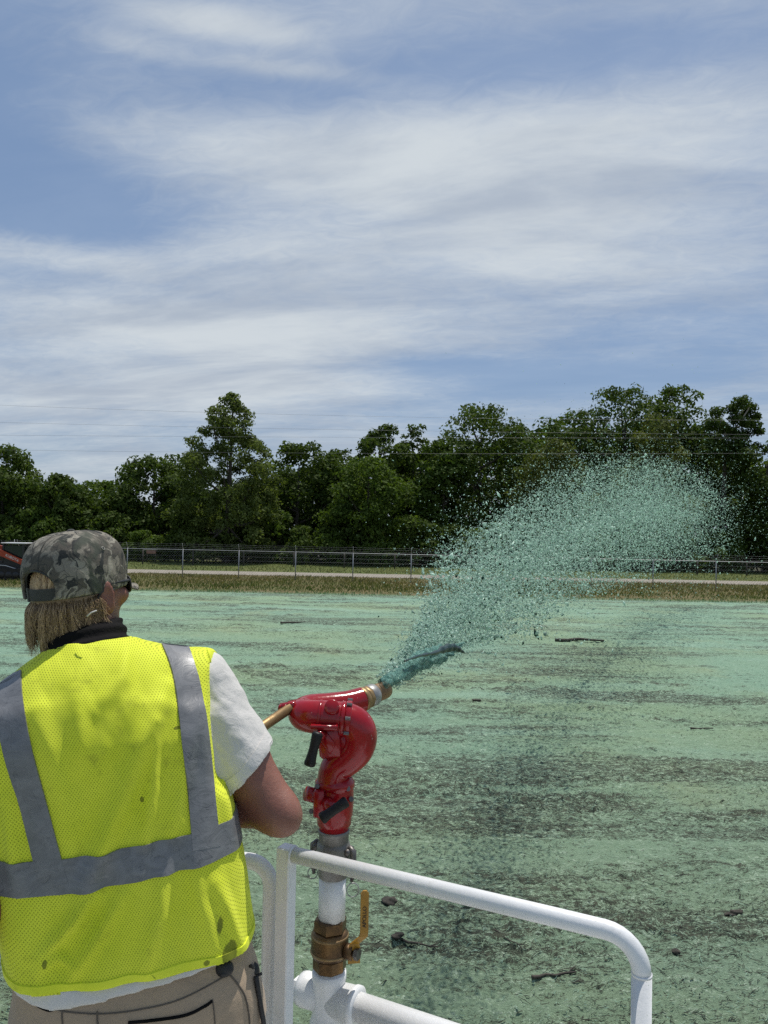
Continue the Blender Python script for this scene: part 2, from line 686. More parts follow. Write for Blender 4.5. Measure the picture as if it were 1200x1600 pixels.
def text_mesh(body, size, mat, mtx, parent, extrude=0.0004, winv=None):
    fc = bpy.data.curves.new('lettering', 'FONT')
    fc.body = body
    fc.size = size
    fc.extrude = extrude
    fc.align_x = 'CENTER'
    fc.align_y = 'CENTER'
    fo = bpy.data.objects.new('lettering', fc)
    COL.objects.link(fo)
    dg = bpy.context.evaluated_depsgraph_get()
    me = bpy.data.meshes.new_from_object(fo.evaluated_get(dg))
    bpy.data.objects.remove(fo)
    me.transform(mtx)
    me.materials.append(mat)
    o = bpy.data.objects.new('lettering', me)
    COL.objects.link(o)
    o.parent = parent
    if winv is not None:
        o.matrix_parent_inverse = winv
    return o




# ================================================================== THE GROUND
def field_material():
    m, t, b, o = new_mat('hydromulched_soil')
    pos = t.new('ShaderNodeTexCoord').outputs['Object']
    x, y, z = t.sep(pos)
    flat = t.comb(x, y, 0.0)
    st = t.comb(t.math('MULTIPLY', x, 0.20), y, 0.0)           # rake lines run across the field
    st3 = t.comb(t.math('MULTIPLY', x, 0.40), y, 4.0)
    cover = t.new('ShaderNodeAttribute', attribute_name='cover').outputs['Fac']
    lump = t.new('ShaderNodeAttribute', attribute_name='lump').outputs['Fac']
    big = t.noise(flat, 0.13, 4, 0.55)
    patch = t.noise(st, 0.75, 6, 0.62, 0.4)
    strand = t.noise(st3, 40, 7, 0.76, 0.8)
    grit = t.noise(t.comb(t.math('MULTIPLY', x, 0.7), y, 2.0), 105, 4, 0.75, 0.4)
    streak = t.noise(t.comb(t.math('MULTIPLY', x, 0.085), y, 8.0), 2.6, 7, 0.70, 0.4)
    near = t.ramp(y, 15.0, 5.0)
    # wet mulch: yellow-green, mint and blue-green patches
    c = t.mix(t.ramp(big, 0.36, 0.62), (0.215, 0.310, 0.180), (0.190, 0.320, 0.222))
    c = t.mix(t.math('MULTIPLY', t.ramp(t.noise(st, 0.5, 5, 0.6), 0.5, 0.68), 0.7), c, (0.235, 0.375, 0.275))
    c = t.mix(t.math('MULTIPLY', t.ramp(t.noise(st, 0.21, 4, 0.6, 0.3), 0.53, 0.68), 0.6), c, (0.145, 0.280, 0.218))
    c = t.mix(t.math('MULTIPLY', t.ramp(t.noise(flat, 0.33, 4, 0.6, 0.3), 0.55, 0.70), 0.5), c, (0.265, 0.320, 0.170))
    c = t.mix(t.math('MULTIPLY', near, 0.55), c, (0.210, 0.272, 0.165))
    clump = t.noise(st3, 11, 7, 0.74, 0.7)
    v = t.math('ADD', t.math('MULTIPLY', strand, 0.44), t.math('ADD', t.math('MULTIPLY', grit, 0.30), t.math('MULTIPLY', clump, 0.26)))
    # pale fibres
    c = t.mix(t.math('MULTIPLY', t.ramp(v, 0.53, 0.59), 0.7), c, (0.54, 0.65, 0.51))
    # soil, straw and gaps the mulch missed
    sh = t.math('ADD', t.math('MULTIPLY', t.math('SUBTRACT', patch, 0.5), 0.42), t.math('MULTIPLY', t.math('SUBTRACT', streak, 0.5), 0.27))
    sh = t.math('ADD', sh, t.math('ADD', t.math('ADD', -0.016, t.math('MULTIPLY', near, 0.034)), t.math('MULTIPLY', t.math('SUBTRACT', cover, 0.5), 0.14)))
    sh = t.math('ADD', sh, t.math('MULTIPLY', lump, 0.08))
    sh = t.math('MINIMUM', t.math('MAXIMUM', sh, -0.045), 0.040)
    gap = t.math('SUBTRACT', v, sh)
    bf = t.ramp(gap, 0.492, 0.452)
    soil = t.mix(t.ramp(t.noise(st3, 19, 5, 0.7), 0.35, 0.65), (0.014, 0.020, 0.013), (0.066, 0.064, 0.044))
    c = t.mix(t.math('MULTIPLY', bf, 0.92), c, soil)
    t.put(b.inputs['Base Color'], c)
    b.inputs['Roughness'].default_value = 0.7
    b.inputs['Specular IOR Level'].default_value = 0.25
    bump(t, b, v, 1.0, 0.05)
    return m


M_FIELD = field_material()
FIELD_FAR = 38.6


def field_lump(x, y):
    """ragged clods and torn furrows, stretched along the rake lines"""
    a = fbm(x * 1.1 + 0.3 * np.sin(y), y * 5.2, 5, 111, 0.58)
    w = np.clip((fbm(x * 0.16, y * 0.7, 3, 121) - 0.38) * 3.2, 0, 1)
    return np.clip((a - 0.545) * 6.5, 0, 1) * w


def field_height(x, y):
    h = 0.07 * (fbm(x * 0.35, y * 0.6, 3, 1) - 0.5)
    h = h + 0.045 * (fbm(x * 0.30, y * 1.7, 4, 11) - 0.5)
    cl = fbm(x * 5, y * 8, 4, 21, 0.6)
    rough = 0.5 + 1.3 * np.clip((fbm(x * 0.22, y * 0.8, 3, 31) - 0.42) * 4, 0, 1)
    h = h + 0.055 * (cl - 0.5) * rough
    h = h + field_lump(x, y) * (0.018 + 0.045 * vnoise(x * 9, y * 13, 131))
    h = h + 0.028 * (vnoise(x * 24, y * 36, 41) - 0.5)
    return h


def edge_fade(y):
    return np.clip((FIELD_FAR + 0.6 - y) / 1.2, 0, 1)


rows, cols = 520, 580
yy = 3.4 * (FIELD_FAR / 3.4) ** (np.arange(rows) / (rows - 1))
tt = np.linspace(-1, 1, cols)
gy = np.repeat(yy[:, None], cols, 1)
gx = tt[None, :] * (0.64 * gy + 1.6)
_rs = np.random.RandomState(3)
gh = field_height(gx, gy) * edge_fade(gy) + 0.035
cov = fbm(gx * 0.18, gy * 1.1, 4, 51)
hid = np.arange(rows * cols).reshape(rows, cols)
FQ = np.stack([hid[:-1, :-1], hid[:-1, 1:], hid[1:, 1:], hid[1:, :-1]], -1).reshape(-1, 4)
FV = np.stack([gx, gy, gh], -1).reshape(-1, 3)
# plain margin of the same field all round, 12 cm lower
nb = len(FV)
FV = np.concatenate([FV, [(-160, -40, -0.09), (160, -40, -0.09), (160, FIELD_FAR, -0.09), (-160, FIELD_FAR, -0.09)]])
field = mesh_np('field', FV, [FQ, np.array([[nb, nb + 1, nb + 2, nb + 3]])], M_FIELD, None, True, {'cover': np.concatenate([cov.ravel(), [0.5] * 4]), 'lump': np.concatenate([field_lump(gx, gy).ravel(), [0.2] * 4])})
tag(field, 'bare field sprayed with pale green mulch', kind='structure')


def grass_mat(name, c1, c2, c3, sc=0.5):
    m, t, b, o = new_mat(name)
    pos = t.new('ShaderNodeTexCoord').outputs['Object']
    st = t.scale_vec(pos, (0.45, 1.0, 1.0))
    c = t.mix(t.ramp(t.noise(st, sc, 6, 0.62, 0.4), 0.38, 0.62), c1, c2)
    c = t.mix(t.math('MULTIPLY', t.ramp(t.noise(st, sc * 5, 6, 0.7), 0.45, 0.7), 0.7), c, c3)
    t.put(b.inputs['Base Color'], c)
    if name == 'dry_verge':
        ov = t.ramp(t.math('ADD', t.sep(pos)[1], t.math('MULTIPLY', t.noise(st, 1.2, 5, 0.6), 2.4)), 41.8, 39.4)
        c = t.mix(t.math('MULTIPLY', ov, 0.8), c, (0.17, 0.29, 0.21))
        t.put(b.inputs['Base Color'], c)
    b.inputs['Roughness'].default_value = 0.9
    b.inputs['Specular IOR Level'].default_value = 0.15
    bump(t, b, t.noise(pos, 6, 5, 0.7), 0.8, 0.08)
    return m


def sheet(name, x0, x1, y0, y1, z, mat, nx=2, ny=2, label=None):
    xs, ys = np.linspace(x0, x1, nx), np.linspace(y0, y1, ny)
    v = np.stack(np.meshgrid(xs, ys, indexing='xy'), -1).reshape(-1, 2)
    v = np.concatenate([v, np.full((len(v), 1), z)], 1)
    i = np.arange(nx * ny).reshape(ny, nx)
    q = np.stack([i[:-1, :-1], i[:-1, 1:], i[1:, 1:], i[1:, :-1]], -1).reshape(-1, 4)
    return tag(mesh_np(name, v, q, mat, None), label, kind='structure')


M_LAND = grass_mat('far_land', (0.05, 0.075, 0.022), (0.075, 0.085, 0.03), (0.04, 0.06, 0.02), 0.08)
M_VERGE = grass_mat('dry_verge', (0.115, 0.118, 0.045), (0.165, 0.130, 0.066), (0.08, 0.098, 0.03), 0.5)
M_LAWN = grass_mat('mown_grass', (0.095, 0.125, 0.035), (0.125, 0.135, 0.045), (0.075, 0.10, 0.03), 0.6)
sheet('ground', -900, 900, -300, 1800, -0.11, M_LAND)
sheet('verge', -170, 170, FIELD_FAR - 0.05, 53.9, 0.0, M_VERGE, label='rough strip of half dry grass between field and road')
M_ROAD = simple('road_surface', (0.25, 0.225, 0.185), (0.31, 0.28, 0.235), 0.9, scale=1.5, bmp=0.3, bscale=30, spec=0.2)
sheet('road', -240, 240, 53.8, 58.2, 0.012, M_ROAD, label='pale gravel road running behind the fence')
sheet('lawn', -240, 240, 58.1, 76.0, 0.004, M_LAWN, label='mown grass between road and trees')
M_WOODFLOOR = simple('wood_floor', (0.03, 0.028, 0.018), (0.05, 0.05, 0.025), 0.95, scale=0.6)
sheet('woodland_floor', -240, 240, 75.9, 140, 0.0, M_WOODFLOOR, label='dark leaf litter under the trees')


def leafy(name, c_dark, c_light, trans=0.35, c_alt=None):
    """leaf material: every leaf has its own green (attribute tone)"""
    m, t, b, o = new_mat(name)
    tone = t.new('ShaderNodeAttribute', attribute_name='tone').outputs['Fac']
    c = t.mix(tone, c_dark, c_light)
    if c_alt:
        c = t.mix(t.ramp(t.noise(t.new('ShaderNodeTexCoord').outputs['Object'], 0.28, 3, 0.5), 0.5, 0.62), c, t.mix(tone, c_dark, c_alt))
    if name == 'grass_blades':        # overspray on the blades next to the field
        py_ = t.sep(t.new('ShaderNodeTexCoord').outputs['Object'])[1]
        ov = t.ramp(t.math('ADD', py_, t.math('MULTIPLY', tone, 1.6)), 41.6, 38.8)
        c = t.mix(t.math('MULTIPLY', ov, 0.75), c, (0.20, 0.31, 0.22))
    t.put(b.inputs['Base Color'], c)
    b.inputs['Roughness'].default_value = 0.65
    b.inputs['Specular IOR Level'].default_value = 0.12
    tr = t.new('ShaderNodeBsdfTranslucent')
    t.put(tr.inputs['Color'], t.mix(1.0, c, (1.15, 1.25, 0.5), 'MULTIPLY'))
    mx = t.new('ShaderNodeMixShader')
    mx.inputs[0].default_value = trans
    t.l.new(b.outputs[0], mx.inputs[1])
    t.l.new(tr.outputs[0], mx.inputs[2])
    t.l.new(mx.outputs[0], o.inputs[0])
    return m


def blades(name, n, x0, x1, y0, y1, hfun, w, mat, tone, zf=None, seed=1, lean=0.45):
    r = np.random.RandomState(seed)
    x, y = r.uniform(x0, x1, n), r.uniform(y0, y1, n)
    h = hfun(x, y, r)
    k = h > 0.03
    x, y, h = x[k], y[k], h[k]
    n = len(x)
    a = r.uniform(0, 2 * math.pi, n)
    dx, dy = np.cos(a), np.sin(a)
    ww = w * r.uniform(0.6, 1.5, n)
    lx, ly = r.normal(0, lean, n) * h, r.normal(0, lean, n) * h
    z0 = zf(x, y) if zf is not None else np.zeros(n)
    V = np.empty((n, 4, 3))
    V[:, 0] = np.stack([x - dx * ww, y - dy * ww, z0 - 0.02], 1)
    V[:, 1] = np.stack([x + dx * ww, y + dy * ww, z0 - 0.02], 1)
    V[:, 2] = np.stack([x + lx * 0.4 + dx * ww * 0.8, y + ly * 0.4 + dy * ww * 0.8, z0 + h * 0.6], 1)
    V[:, 3] = np.stack([x + lx, y + ly, z0 + h], 1)
    b = np.arange(n)[:, None] * 4
    F = np.concatenate([b + np.array([[0, 1, 2]]), b + np.array([[0, 2, 3]])])
    tn = np.repeat(tone(x, y, r), 4)
    return mesh_np(name, V.reshape(-1, 3), F, mat, None, True, {'tone': tn})


M_BLADE = leafy('grass_blades', (0.070, 0.112, 0.028), (0.205, 0.165, 0.082), 0.3)
vg = blades('tall_grass', 52000, -44, 44, 38.4, 53.6,
            lambda x, y, r: np.where(y < 41.0, 0.10, 0.20 - 0.05 * np.clip((y - 46) / 7, 0, 1)) * r.uniform(0.5, 1.25, len(x)) * (0.45 + 1.0 * fbm(x * 0.5, y * 0.4, 3, 61)),
            0.016, M_BLADE,
            lambda x, y, r: np.clip(0.10 + 0.055 * (y - 39.5) * 1.0 + 0.9 * (fbm(x * 0.22, y * 0.5, 3, 71) - 0.5) + r.normal(0, 0.22, len(x)), 0, 1), seed=5)
tag(vg, 'rough half dry grass growing between the green field and the road', 'grass', kind='stuff')
M_BLADE2 = leafy('lawn_blades', (0.060, 0.090, 0.022), (0.165, 0.165, 0.06), 0.3)
lg = blades('lawn_grass', 22000, -52, 52, 58.3, 74.0, lambda x, y, r: 0.13 * r.uniform(0.5, 1.3, len(x)), 0.02, M_BLADE2,
            lambda x, y, r: np.clip(0.35 + r.normal(0, 0.25, len(x)), 0, 1), seed=6)
tag(lg, 'short grass on the strip between road and wood', 'grass', kind='stuff')

# ------------------------------------------------------------------ straw and clods on the field
M_STRAW = simple('dark_straw', (0.016, 0.017, 0.013), (0.06, 0.055, 0.04), 0.85, scale=9)
M_FIBRE = simple('mulch_fibre', (0.24, 0.38, 0.27), (0.34, 0.50, 0.38), 0.7, scale=12)


def litter(name, n, dmin, dmax, lr, wr, mat, seed, clump, zoff=0.004):
    r = np.random.RandomState(seed)
    m = n * 5
    d = dmin * (dmax / dmin) ** r.uniform(0, 1, m)
    x = r.uniform(-1, 1, m) * (0.62 * d + 1.0)
    w = np.clip((fbm(x * 0.35, d * 1.0, 4, 81) - 0.40) * 3.4, 0.03, 1) ** clump
    k = np.argsort(r.uniform(0, 1, m) / w)[:n]
    x, y = x[k], d[k]
    sc = np.clip(y / 9.0, 0.8, 3.0)
    L = r.uniform(lr[0], lr[1], n) * (0.5 + r.exponential(0.5, n)) * np.sqrt(sc)
    W = r.uniform(wr[0], wr[1], n) * np.sqrt(sc)
    a = r.normal(0.05, 0.38, n) + np.where(r.uniform(0, 1, n) < 0.25, r.uniform(-1.4, 1.4, n), 0)
    bend = r.normal(0, 0.35, n)
    V = np.empty((n, 3, 3, 3))
    for i, s in enumerate((-0.5, 0.0, 0.5)):
        aa = a + bend * s
        cx, cy = x + np.cos(a) * L * s - np.sin(a) * L * bend * (0.25 - s * s), y + np.sin(a) * L * s + np.cos(a) * L * bend * (0.25 - s * s)
        cz = field_height(cx, cy) * edge_fade(cy) + 0.035 + zoff + r.uniform(0, 1, n) * 0.012
        ww = W * (1.0 if i == 1 else 0.45)
        for q, (o1, o2) in enumerate(((-1, 0), (1, 0), (0, 1.1))):
            V[:, i, q] = np.stack([cx - np.sin(aa) * ww * o1, cy + np.cos(aa) * ww * o1, cz + ww * o2], 1)
    b = np.arange(n)[:, None] * 9
    Q = []
    for i in (0, 1):
        for q in (1, 2):
            q2 = (q + 1) % 3
            Q.append(b + np.array([[i * 3 + q, i * 3 + q2, i * 3 + 3 + q2, i * 3 + 3 + q]]))
    return mesh_np(name, V.reshape(-1, 3), np.concatenate(Q), mat, None, False)


tag(litter('straw_litter', 24000, 4.3, 26, (0.015, 0.065), (0.0014, 0.0042), M_STRAW, 3, 1.3), 'dark straw and root bits lying over the green field', 'straw', kind='stuff')
tag(litter('mulch_fibres', 9000, 4.2, 12, (0.012, 0.040), (0.0015, 0.0035), M_FIBRE, 4, 0.2), 'pale green mulch fibres lying on the near soil', 'mulch', kind='stuff')


def field_z(p):
    return float(field_height(np.array([p.x]), np.array([p.y]))[0]) + 0.035


M_BARK = simple('dead_wood', (0.030, 0.026, 0.020), (0.085, 0.070, 0.055), 0.85, scale=14, bmp=0.6, bscale=40)
M_CLOD = simple('dark_soil_clod', (0.022, 0.020, 0.016), (0.070, 0.060, 0.048), 0.95, scale=18, bmp=0.8, bscale=60)


def stick(px, py, L, r, ang, name, label, seed, bends=5):
    rr = random.Random(seed)
    g = G(px, py)
    c = Vector((g.x, g.y, field_z(g)))
    pts, rs = [], []
    for i in range(bends + 1):
        s = i / bends - 0.5
        w = rr.uniform(-0.05, 0.05) * L
        pts.append(c + Vector((math.cos(ang) * L * s - math.sin(ang) * w, math.sin(ang) * L * s + math.cos(ang) * w, r * 0.7 + rr.uniform(0, 0.6) * r)))
        rs.append(r * (1.15 - 0.6 * (i / bends)) * rr.uniform(0.8, 1.2))
    m = MB()
    m.tube([tuple(v) for v in smooth_path(pts, 3)], [float(v[0]) for v in smooth_path([(q,) for q in rs], 3)], 7)
    if bends > 4:
        q = pts[bends - 1]
        m.tube([q, q + Vector((math.cos(ang + 0.7) * L * 0.12, math.sin(ang + 0.7) * L * 0.12, r)), q + Vector((math.cos(ang + 0.5) * L * 0.22, math.sin(ang + 0.5) * L * 0.22, r * 2.2))], [r * 0.6, r * 0.5, r * 0.2], 6)
    return tag(m.build(name, M_BARK), label, 'stick', 'dead sticks on the field')


stick(866, 1532, 0.36, 0.012, 0.18, 'stick', 'thick dead stick with a forked end lying under the sloping white rail', 1, 6)
stick(655, 1483, 0.30, 0.009, -0.35, 'stick', 'crooked dark stick on the mulch right of the yellow valve handle', 2)
stick(795, 1475, 0.34, 0.006, -1.0, 'stick', 'thin bent twig below the middle of the sloping white rail', 3)
stick(905, 1005, 1.5, 0.05, 0.05, 'stick', 'dark lump of root lying flat in the field beyond the green spray', 4, 4)
stick(458, 977, 0.9, 0.03, 0.5, 'stick', 'small dark stick far out between the worker and the spray', 5, 3)
stick(1097, 1143, 0.40, 0.016, 0.1, 'stick', 'short dark stick in the smooth teal patch far right', 6, 3)


def clod(px, py, L, W, H, ang, label, seed):
    g = G(px, py)
    r = np.random.RandomState(seed)
    m = MB()
    c, s = math.cos(ang), math.sin(ang)
    m.ball((g.x, g.y, field_z(g) + H * 0.35), (c * L * 0.42, s * L * 0.42, 0), (-s * W * 0.40, c * W * 0.40, 0), (0, 0, H * 0.75), 20, 13)
    v = m.v[0]
    ctr = v.mean(0)
    k = 0.45 + 0.75 * vnoise(v[:, 0] * 27 + v[:, 2] * 41, v[:, 1] * 27 + v[:, 2] * 37, seed) + 0.5 * vnoise(v[:, 0] * 70 + v[:, 2] * 31, v[:, 1] * 70, seed + 3)
    m.v[0] = ctr + (v - ctr) * k[:, None]
    return tag(m.build('soil_clod', M_CLOD), label, 'soil clod', 'dark soil clods on the field')


clod(1148, 1436, 0.20, 0.085, 0.03, 0.45, 'long pointed brown clod lying right of the bent rail end', 1)
clod(745, 1100, 0.22, 0.11, 0.028, 0.0, 'flat dark clod in the mint field right of the nozzle', 2)
clod(702, 1409, 0.13, 0.10, 0.035, 0.2, 'round black clod just below the upper half of the sloping rail', 3)
clod(610, 1416, 0.16, 0.12, 0.04, 0.2, 'black clod right of the top of the yellow valve handle', 4)
clod(620, 1476, 0.11, 0.08, 0.028, 0.1, 'small brown clod right of the brass valve', 5)
clod(1057, 1498, 0.07, 0.06, 0.022, 0.1, 'tiny dark clod beside the upright end of the rail', 6)

# ------------------------------------------------------------------ chain link fence
M_GALV = simple('galvanised_steel', (0.30, 0.305, 0.31), (0.38, 0.385, 0.385), 0.5, 0.5, scale=3)
M_GALVD = simple('weathered_wire', (0.17, 0.18, 0.18), (0.24, 0.25, 0.25), 0.6, 0.4, scale=3)


def fline(x):
    return 49.3 - 0.105 * x * (1 if x > 0 else 0.75)


fx0 = (207 - 600) * 51.4 / FPX
xs = [fx0 + 3.72 * k for k in range(-7, 15)]
fence = tag(empty('chain_link_fence', (0, fline(0), 0)), 'galvanised chain link fence with barbed wire on top, along the far road', 'fence')


def Fp(x, z):
    return Vector((x, fline(x), z))


# one post, then copies that share its mesh
m = MB()
m.tube([(0, 0, -0.2), (0, 0, 1.86)], 0.034, 8)
m.tube([(0, 0, 1.84), (0, -0.10, 2.0), (0, -0.26, 2.22)], [0.03, 0.022, 0.016], 6)
post0 = m.build('post', M_GALV)
for i, x in enumerate(xs):
    p = post0 if i == 0 else post0.copy()
    if i:
        COL.objects.link(p)
    p.location = Fp(x, 0)
    rel(p, fence)
m = MB()
m.tube([Fp(x, 1.80) for x in xs], 0.026, 6)
rel(m.build('top_rail', M_GALV), fence)
for k, (dz, dy) in enumerate(((1.94, -0.07), (2.06, -0.16), (2.18, -0.25))):
    m = MB()
    pts = []
    for i, x in enumerate(xs):
        pts.append(Fp(x, dz) + Vector((0, dy, 0)))
        if i < len(xs) - 1:
            x2 = (x + xs[i + 1]) / 2
            pts.append(Fp(x2, dz - 0.02) + Vector((0, dy, 0)))
    m.tube(pts, 0.0032, 4)
    for a, b in zip(pts[:-1], pts[1:]):
        for q in range(6):
            c = a.lerp(b, (q + 0.5) / 6)
            m.tube([c + Vector((-0.02, 0, 0.03)), c + Vector((0.02, 0, -0.03))], 0.004, 3, False)
    rel(m.build('barbed_wire', M_GALVD), fence)
m = MB()
span = xs[-1] - xs[0]
n = int(span / 0.17)
vs, qs = [], []
for s in (1, -1):
    for i in range(-12, n):
        x = xs[0] + i * 0.17 if s > 0 else xs[0] + (i + 12) * 0.17
        xa, xb = x, x + s * 1.78
        za, zb = 0.02, 1.80
        for (lo_, hi_) in ((xs[0], xs[-1]),):
            if xa < lo_:
                za += (lo_ - xa) / abs(xb - xa) * 1.78 if xb > xa else 0
                xa = lo_
            if xb > hi_:
                zb -= (xb - hi_) / abs(xb - xa) * 1.78
                xb = hi_
            if xb < lo_:
                zb -= (lo_ - xb)
                xb = lo_
            if xa > hi_:
                za += xa - hi_
                xa = hi_
        if zb - za < 0.05:
            continue
        A, B = Fp(xa, za), Fp(xb, zb)
        k0 = len(vs)
        for q in (A, B):
            vs += [tuple(q + Vector((0.0028, 0, -0.0028))), tuple(q + Vector((-0.0028, 0.0, 0.0028))), tuple(q + Vector((0, 0.004, 0)))]
        qs += [(k0, k0 + 1, k0 + 4, k0 + 3), (k0 + 1, k0 + 2, k0 + 5, k0 + 4), (k0 + 2, k0, k0 + 3, k0 + 5)]
wm = mesh_np('wire_mesh', vs, np.array(qs), M_GALVD, None, False)
wm['kind'] = 'stuff'
rel(wm, fence)

# low stock fence on the far side of the road
M_POST = simple('creosote_post', (0.035, 0.03, 0.025), (0.07, 0.06, 0.05), 0.9, scale=3)
sf = tag(empty('stock_fence', (0, 66.5, 0)), 'low dark post and wire fence on the grass in front of the trees', 'fence')
m = MB()
m.tube([(0, 0, -0.2), (0, 0, 1.25)], [0.07, 0.06], 7)
p0 = m.build('post', M_POST)
sx = [(225 - 600) * 66.5 / FPX + 4.35 * k for k in range(-5, 15)]
for i, x in enumerate(sx):
    p = p0 if i == 0 else p0.copy()
    if i:
        COL.objects.link(p)
    p.location = (x, 66.5 + 0.15 * math.sin(i * 3.1), 0)
    rel(p, sf)
for z in (0.45, 0.8, 1.15):
    m = MB()
    m.tube([(sx[0], 66.42, z), (sx[-1], 66.42, z)], 0.006, 4)
    rel(m.build('wire', M_GALVD), sf)

# reddish board behind the stock fence
bp = PY(236, 872, 68.0)
sg = tag(empty('field_sign', (bp.x, 68.0, 0)), 'weathered reddish board on two legs before the wood, left of the tall airy tree', 'sign')
M_REDB = simple('faded_red_board', (0.26, 0.12, 0.09), (0.40, 0.23, 0.18), 0.8, scale=3)
M_PALEB = simple('pale_board', (0.45, 0.40, 0.36), (0.6, 0.52, 0.47), 0.8, scale=4)
m = MB()
m.box((bp.x, 68.0, 1.02), (0.42, 0, 0), (0, 0.02, 0), (0, 0, 0.16), 0.006)
rel(m.build('board', M_REDB), sg)
m = MB()
m.box((bp.x - 0.05, 67.96, 1.23), (0.62, 0, 0), (0, 0.06, 0), (0, 0, 0.035), 0.006)
rel(m.build('top_board', M_PALEB), sg)
for s in (-0.36, 0.36):
    m = MB()
    m.box((bp.x + s, 68.05, 0.58), (0.03, 0, 0), (0, 0.025, 0), (0, 0, 0.60))
    rel(m.build('leg', M_POST), sg)

# ------------------------------------------------------------------ power lines
M_CABLE = simple('cable', (0.22, 0.22, 0.23), None, 0.5, 0.2)
wires = (((0, 633), (600, 651), (1200, 656.5)), ((0, 660), (600, 672.5), (1200, 679)), ((0, 680), (600, 683.5), (1200, 684.5)), ((0, 703), (600, 708.5), (1200, 708)))
wl = ('uppermost of the four thin power cables crossing above the trees', 'second highest of the four power cables crossing the sky',
      'third power cable from the top, crossing the sky before the trees', 'lowest of the four power cables, passing in front of the tree crowns')
for i, (a, b, c) in enumerate(wires):
    Y = 61.5 + i * 0.4
    A, B, C_ = PY(*a, Y), PY(*b, Y), PY(*c, Y)
    pts = []
    x0, x1, x2 = A.x, B.x, C_.x
    for k in range(41):
        x = x0 * 1.9 + (x2 * 1.9 - x0 * 1.9) * k / 40
        z = A.z * (x - x1) * (x - x2) / ((x0 - x1) * (x0 - x2)) + B.z * (x - x0) * (x - x2) / ((x1 - x0) * (x1 - x2)) + C_.z * (x - x0) * (x - x1) / ((x2 - x0) * (x2 - x1))
        pts.append((x, Y, z))
    m = MB()
    m.tube(pts, 0.0065, 5)
    tag(m.build('power_line', M_CABLE), wl[i], 'power cable', 'power cables over the road')

# ================================================================== TREES
M_LEAF_DARK = leafy('leaf_dark', (0.040, 0.066, 0.014), (0.100, 0.145, 0.031), 0.36)
M_LEAF_MID = leafy('leaf_mid', (0.050, 0.086, 0.016), (0.120, 0.175, 0.034), 0.38)
M_LEAF_PALE = leafy('leaf_pale', (0.055, 0.075, 0.020), (0.155, 0.175, 0.050), 0.35)
M_LEAF_AIRY = leafy('leaf_airy', (0.062, 0.088, 0.022), (0.165, 0.205, 0.062), 0.40)
M_TRUNK = simple('tree_bark', (0.055, 0.045, 0.036), (0.10, 0.085, 0.07), 0.9, scale=4, bmp=0.5, bscale=12)
M_TRUNK_PALE = simple('pale_bark', (0.22, 0.20, 0.18), (0.34, 0.31, 0.28), 0.85, scale=3)


def leaf_cards(C, N, size, r, flat=0.0):
    """diamond leaves at C with normals N"""
    n = len(C)
    t = r.normal(0, 1, (n, 3))
    t -= N * (t * N).sum(1)[:, None]
    t /= np.maximum(np.linalg.norm(t, axis=1), 1e-9)[:, None]
    b = np.cross(N, t)
    s = size * r.uniform(0.6, 1.35, n)
    V = np.empty((n, 4, 3))
    V[:, 0] = C - t * s[:, None]
    V[:, 1] = C + b * (s * 0.55)[:, None] + N * (s * 0.12)[:, None]
    V[:, 2] = C + t * s[:, None]
    V[:, 3] = C - b * (s * 0.55)[:, None] + N * (s * 0.12)[:, None]
    i = np.arange(n)[:, None] * 4
    return V.reshape(-1, 3), np.concatenate([i + np.array([[0, 1, 2]]), i + np.array([[0, 2, 3]])])


GOLD = 2.39996


def crown_pts(W, D, z0, z1, n_cl, n_leaf, r, prof, rc=0.24, tight=1.0, gap=0.5):
    """leaf clumps through a crown; prof(t) gives relative radius at relative height"""
    cl = []
    tries = 0
    while len(cl) < n_cl and tries < n_cl * 40:
        tries += 1
        t = ((tries * 0.41421) % 1.0) * 0.98 + 0.02
        a = r.uniform(0, 2 * math.pi)
        rr = prof(t) * math.sqrt(r.uniform(0.15, 1.0)) * r.uniform(0.85, 1.1)
        p = np.array([math.cos(a) * rr * W / 2, math.sin(a) * rr * D / 2, z0 + (z1 - z0) * t])
        R = rc * W * r.uniform(0.55, 1.1) * (0.40 + 0.60 * prof(t))
        p[2] = min(p[2], z1 - R * 0.65)
        if all(np.linalg.norm((p - q) / 1.0) > gap * min(R, Q) for q, Q in cl):
            cl.append((p, R))
    cs = np.array([c for c, _ in cl])
    Rs = np.array([q for _, q in cl])
    w = Rs ** 2
    pick = r.choice(len(cl), n_leaf, p=w / w.sum())
    d = r.normal(0, 1, (n_leaf, 3))
    d /= np.linalg.norm(d, axis=1)[:, None]
    d[:, 2] = np.where((d[:, 2] < -0.2) & (r.uniform(0, 1, n_leaf) < 0.6), -d[:, 2], d[:, 2])
    # every clump is itself lumpy
    lump = 0.78 + 0.5 * vnoise(d[:, 0] * 2.6 + pick * 3.7 + d[:, 2] * 2.2, d[:, 1] * 2.6 + pick * 1.3, 5)
    rad_ = Rs[pick] * lump * (1 - 0.42 * r.uniform(0, 1, n_leaf) ** 2.0 * tight)
    Cc = cs[pick] + d * rad_[:, None] * np.array([1, 1, 0.78])
    N = d * 0.75 + r.normal(0, 0.55, (n_leaf, 3)) + np.array([0, 0, 0.25])
    N /= np.linalg.norm(N, axis=1)[:, None]
    ctone = r.uniform(0, 1, len(cl))
    tone = np.clip(0.55 * ctone[pick] + 0.45 * r.uniform(0, 1, n_leaf), 0, 1)
    return Cc, N, tone, cl


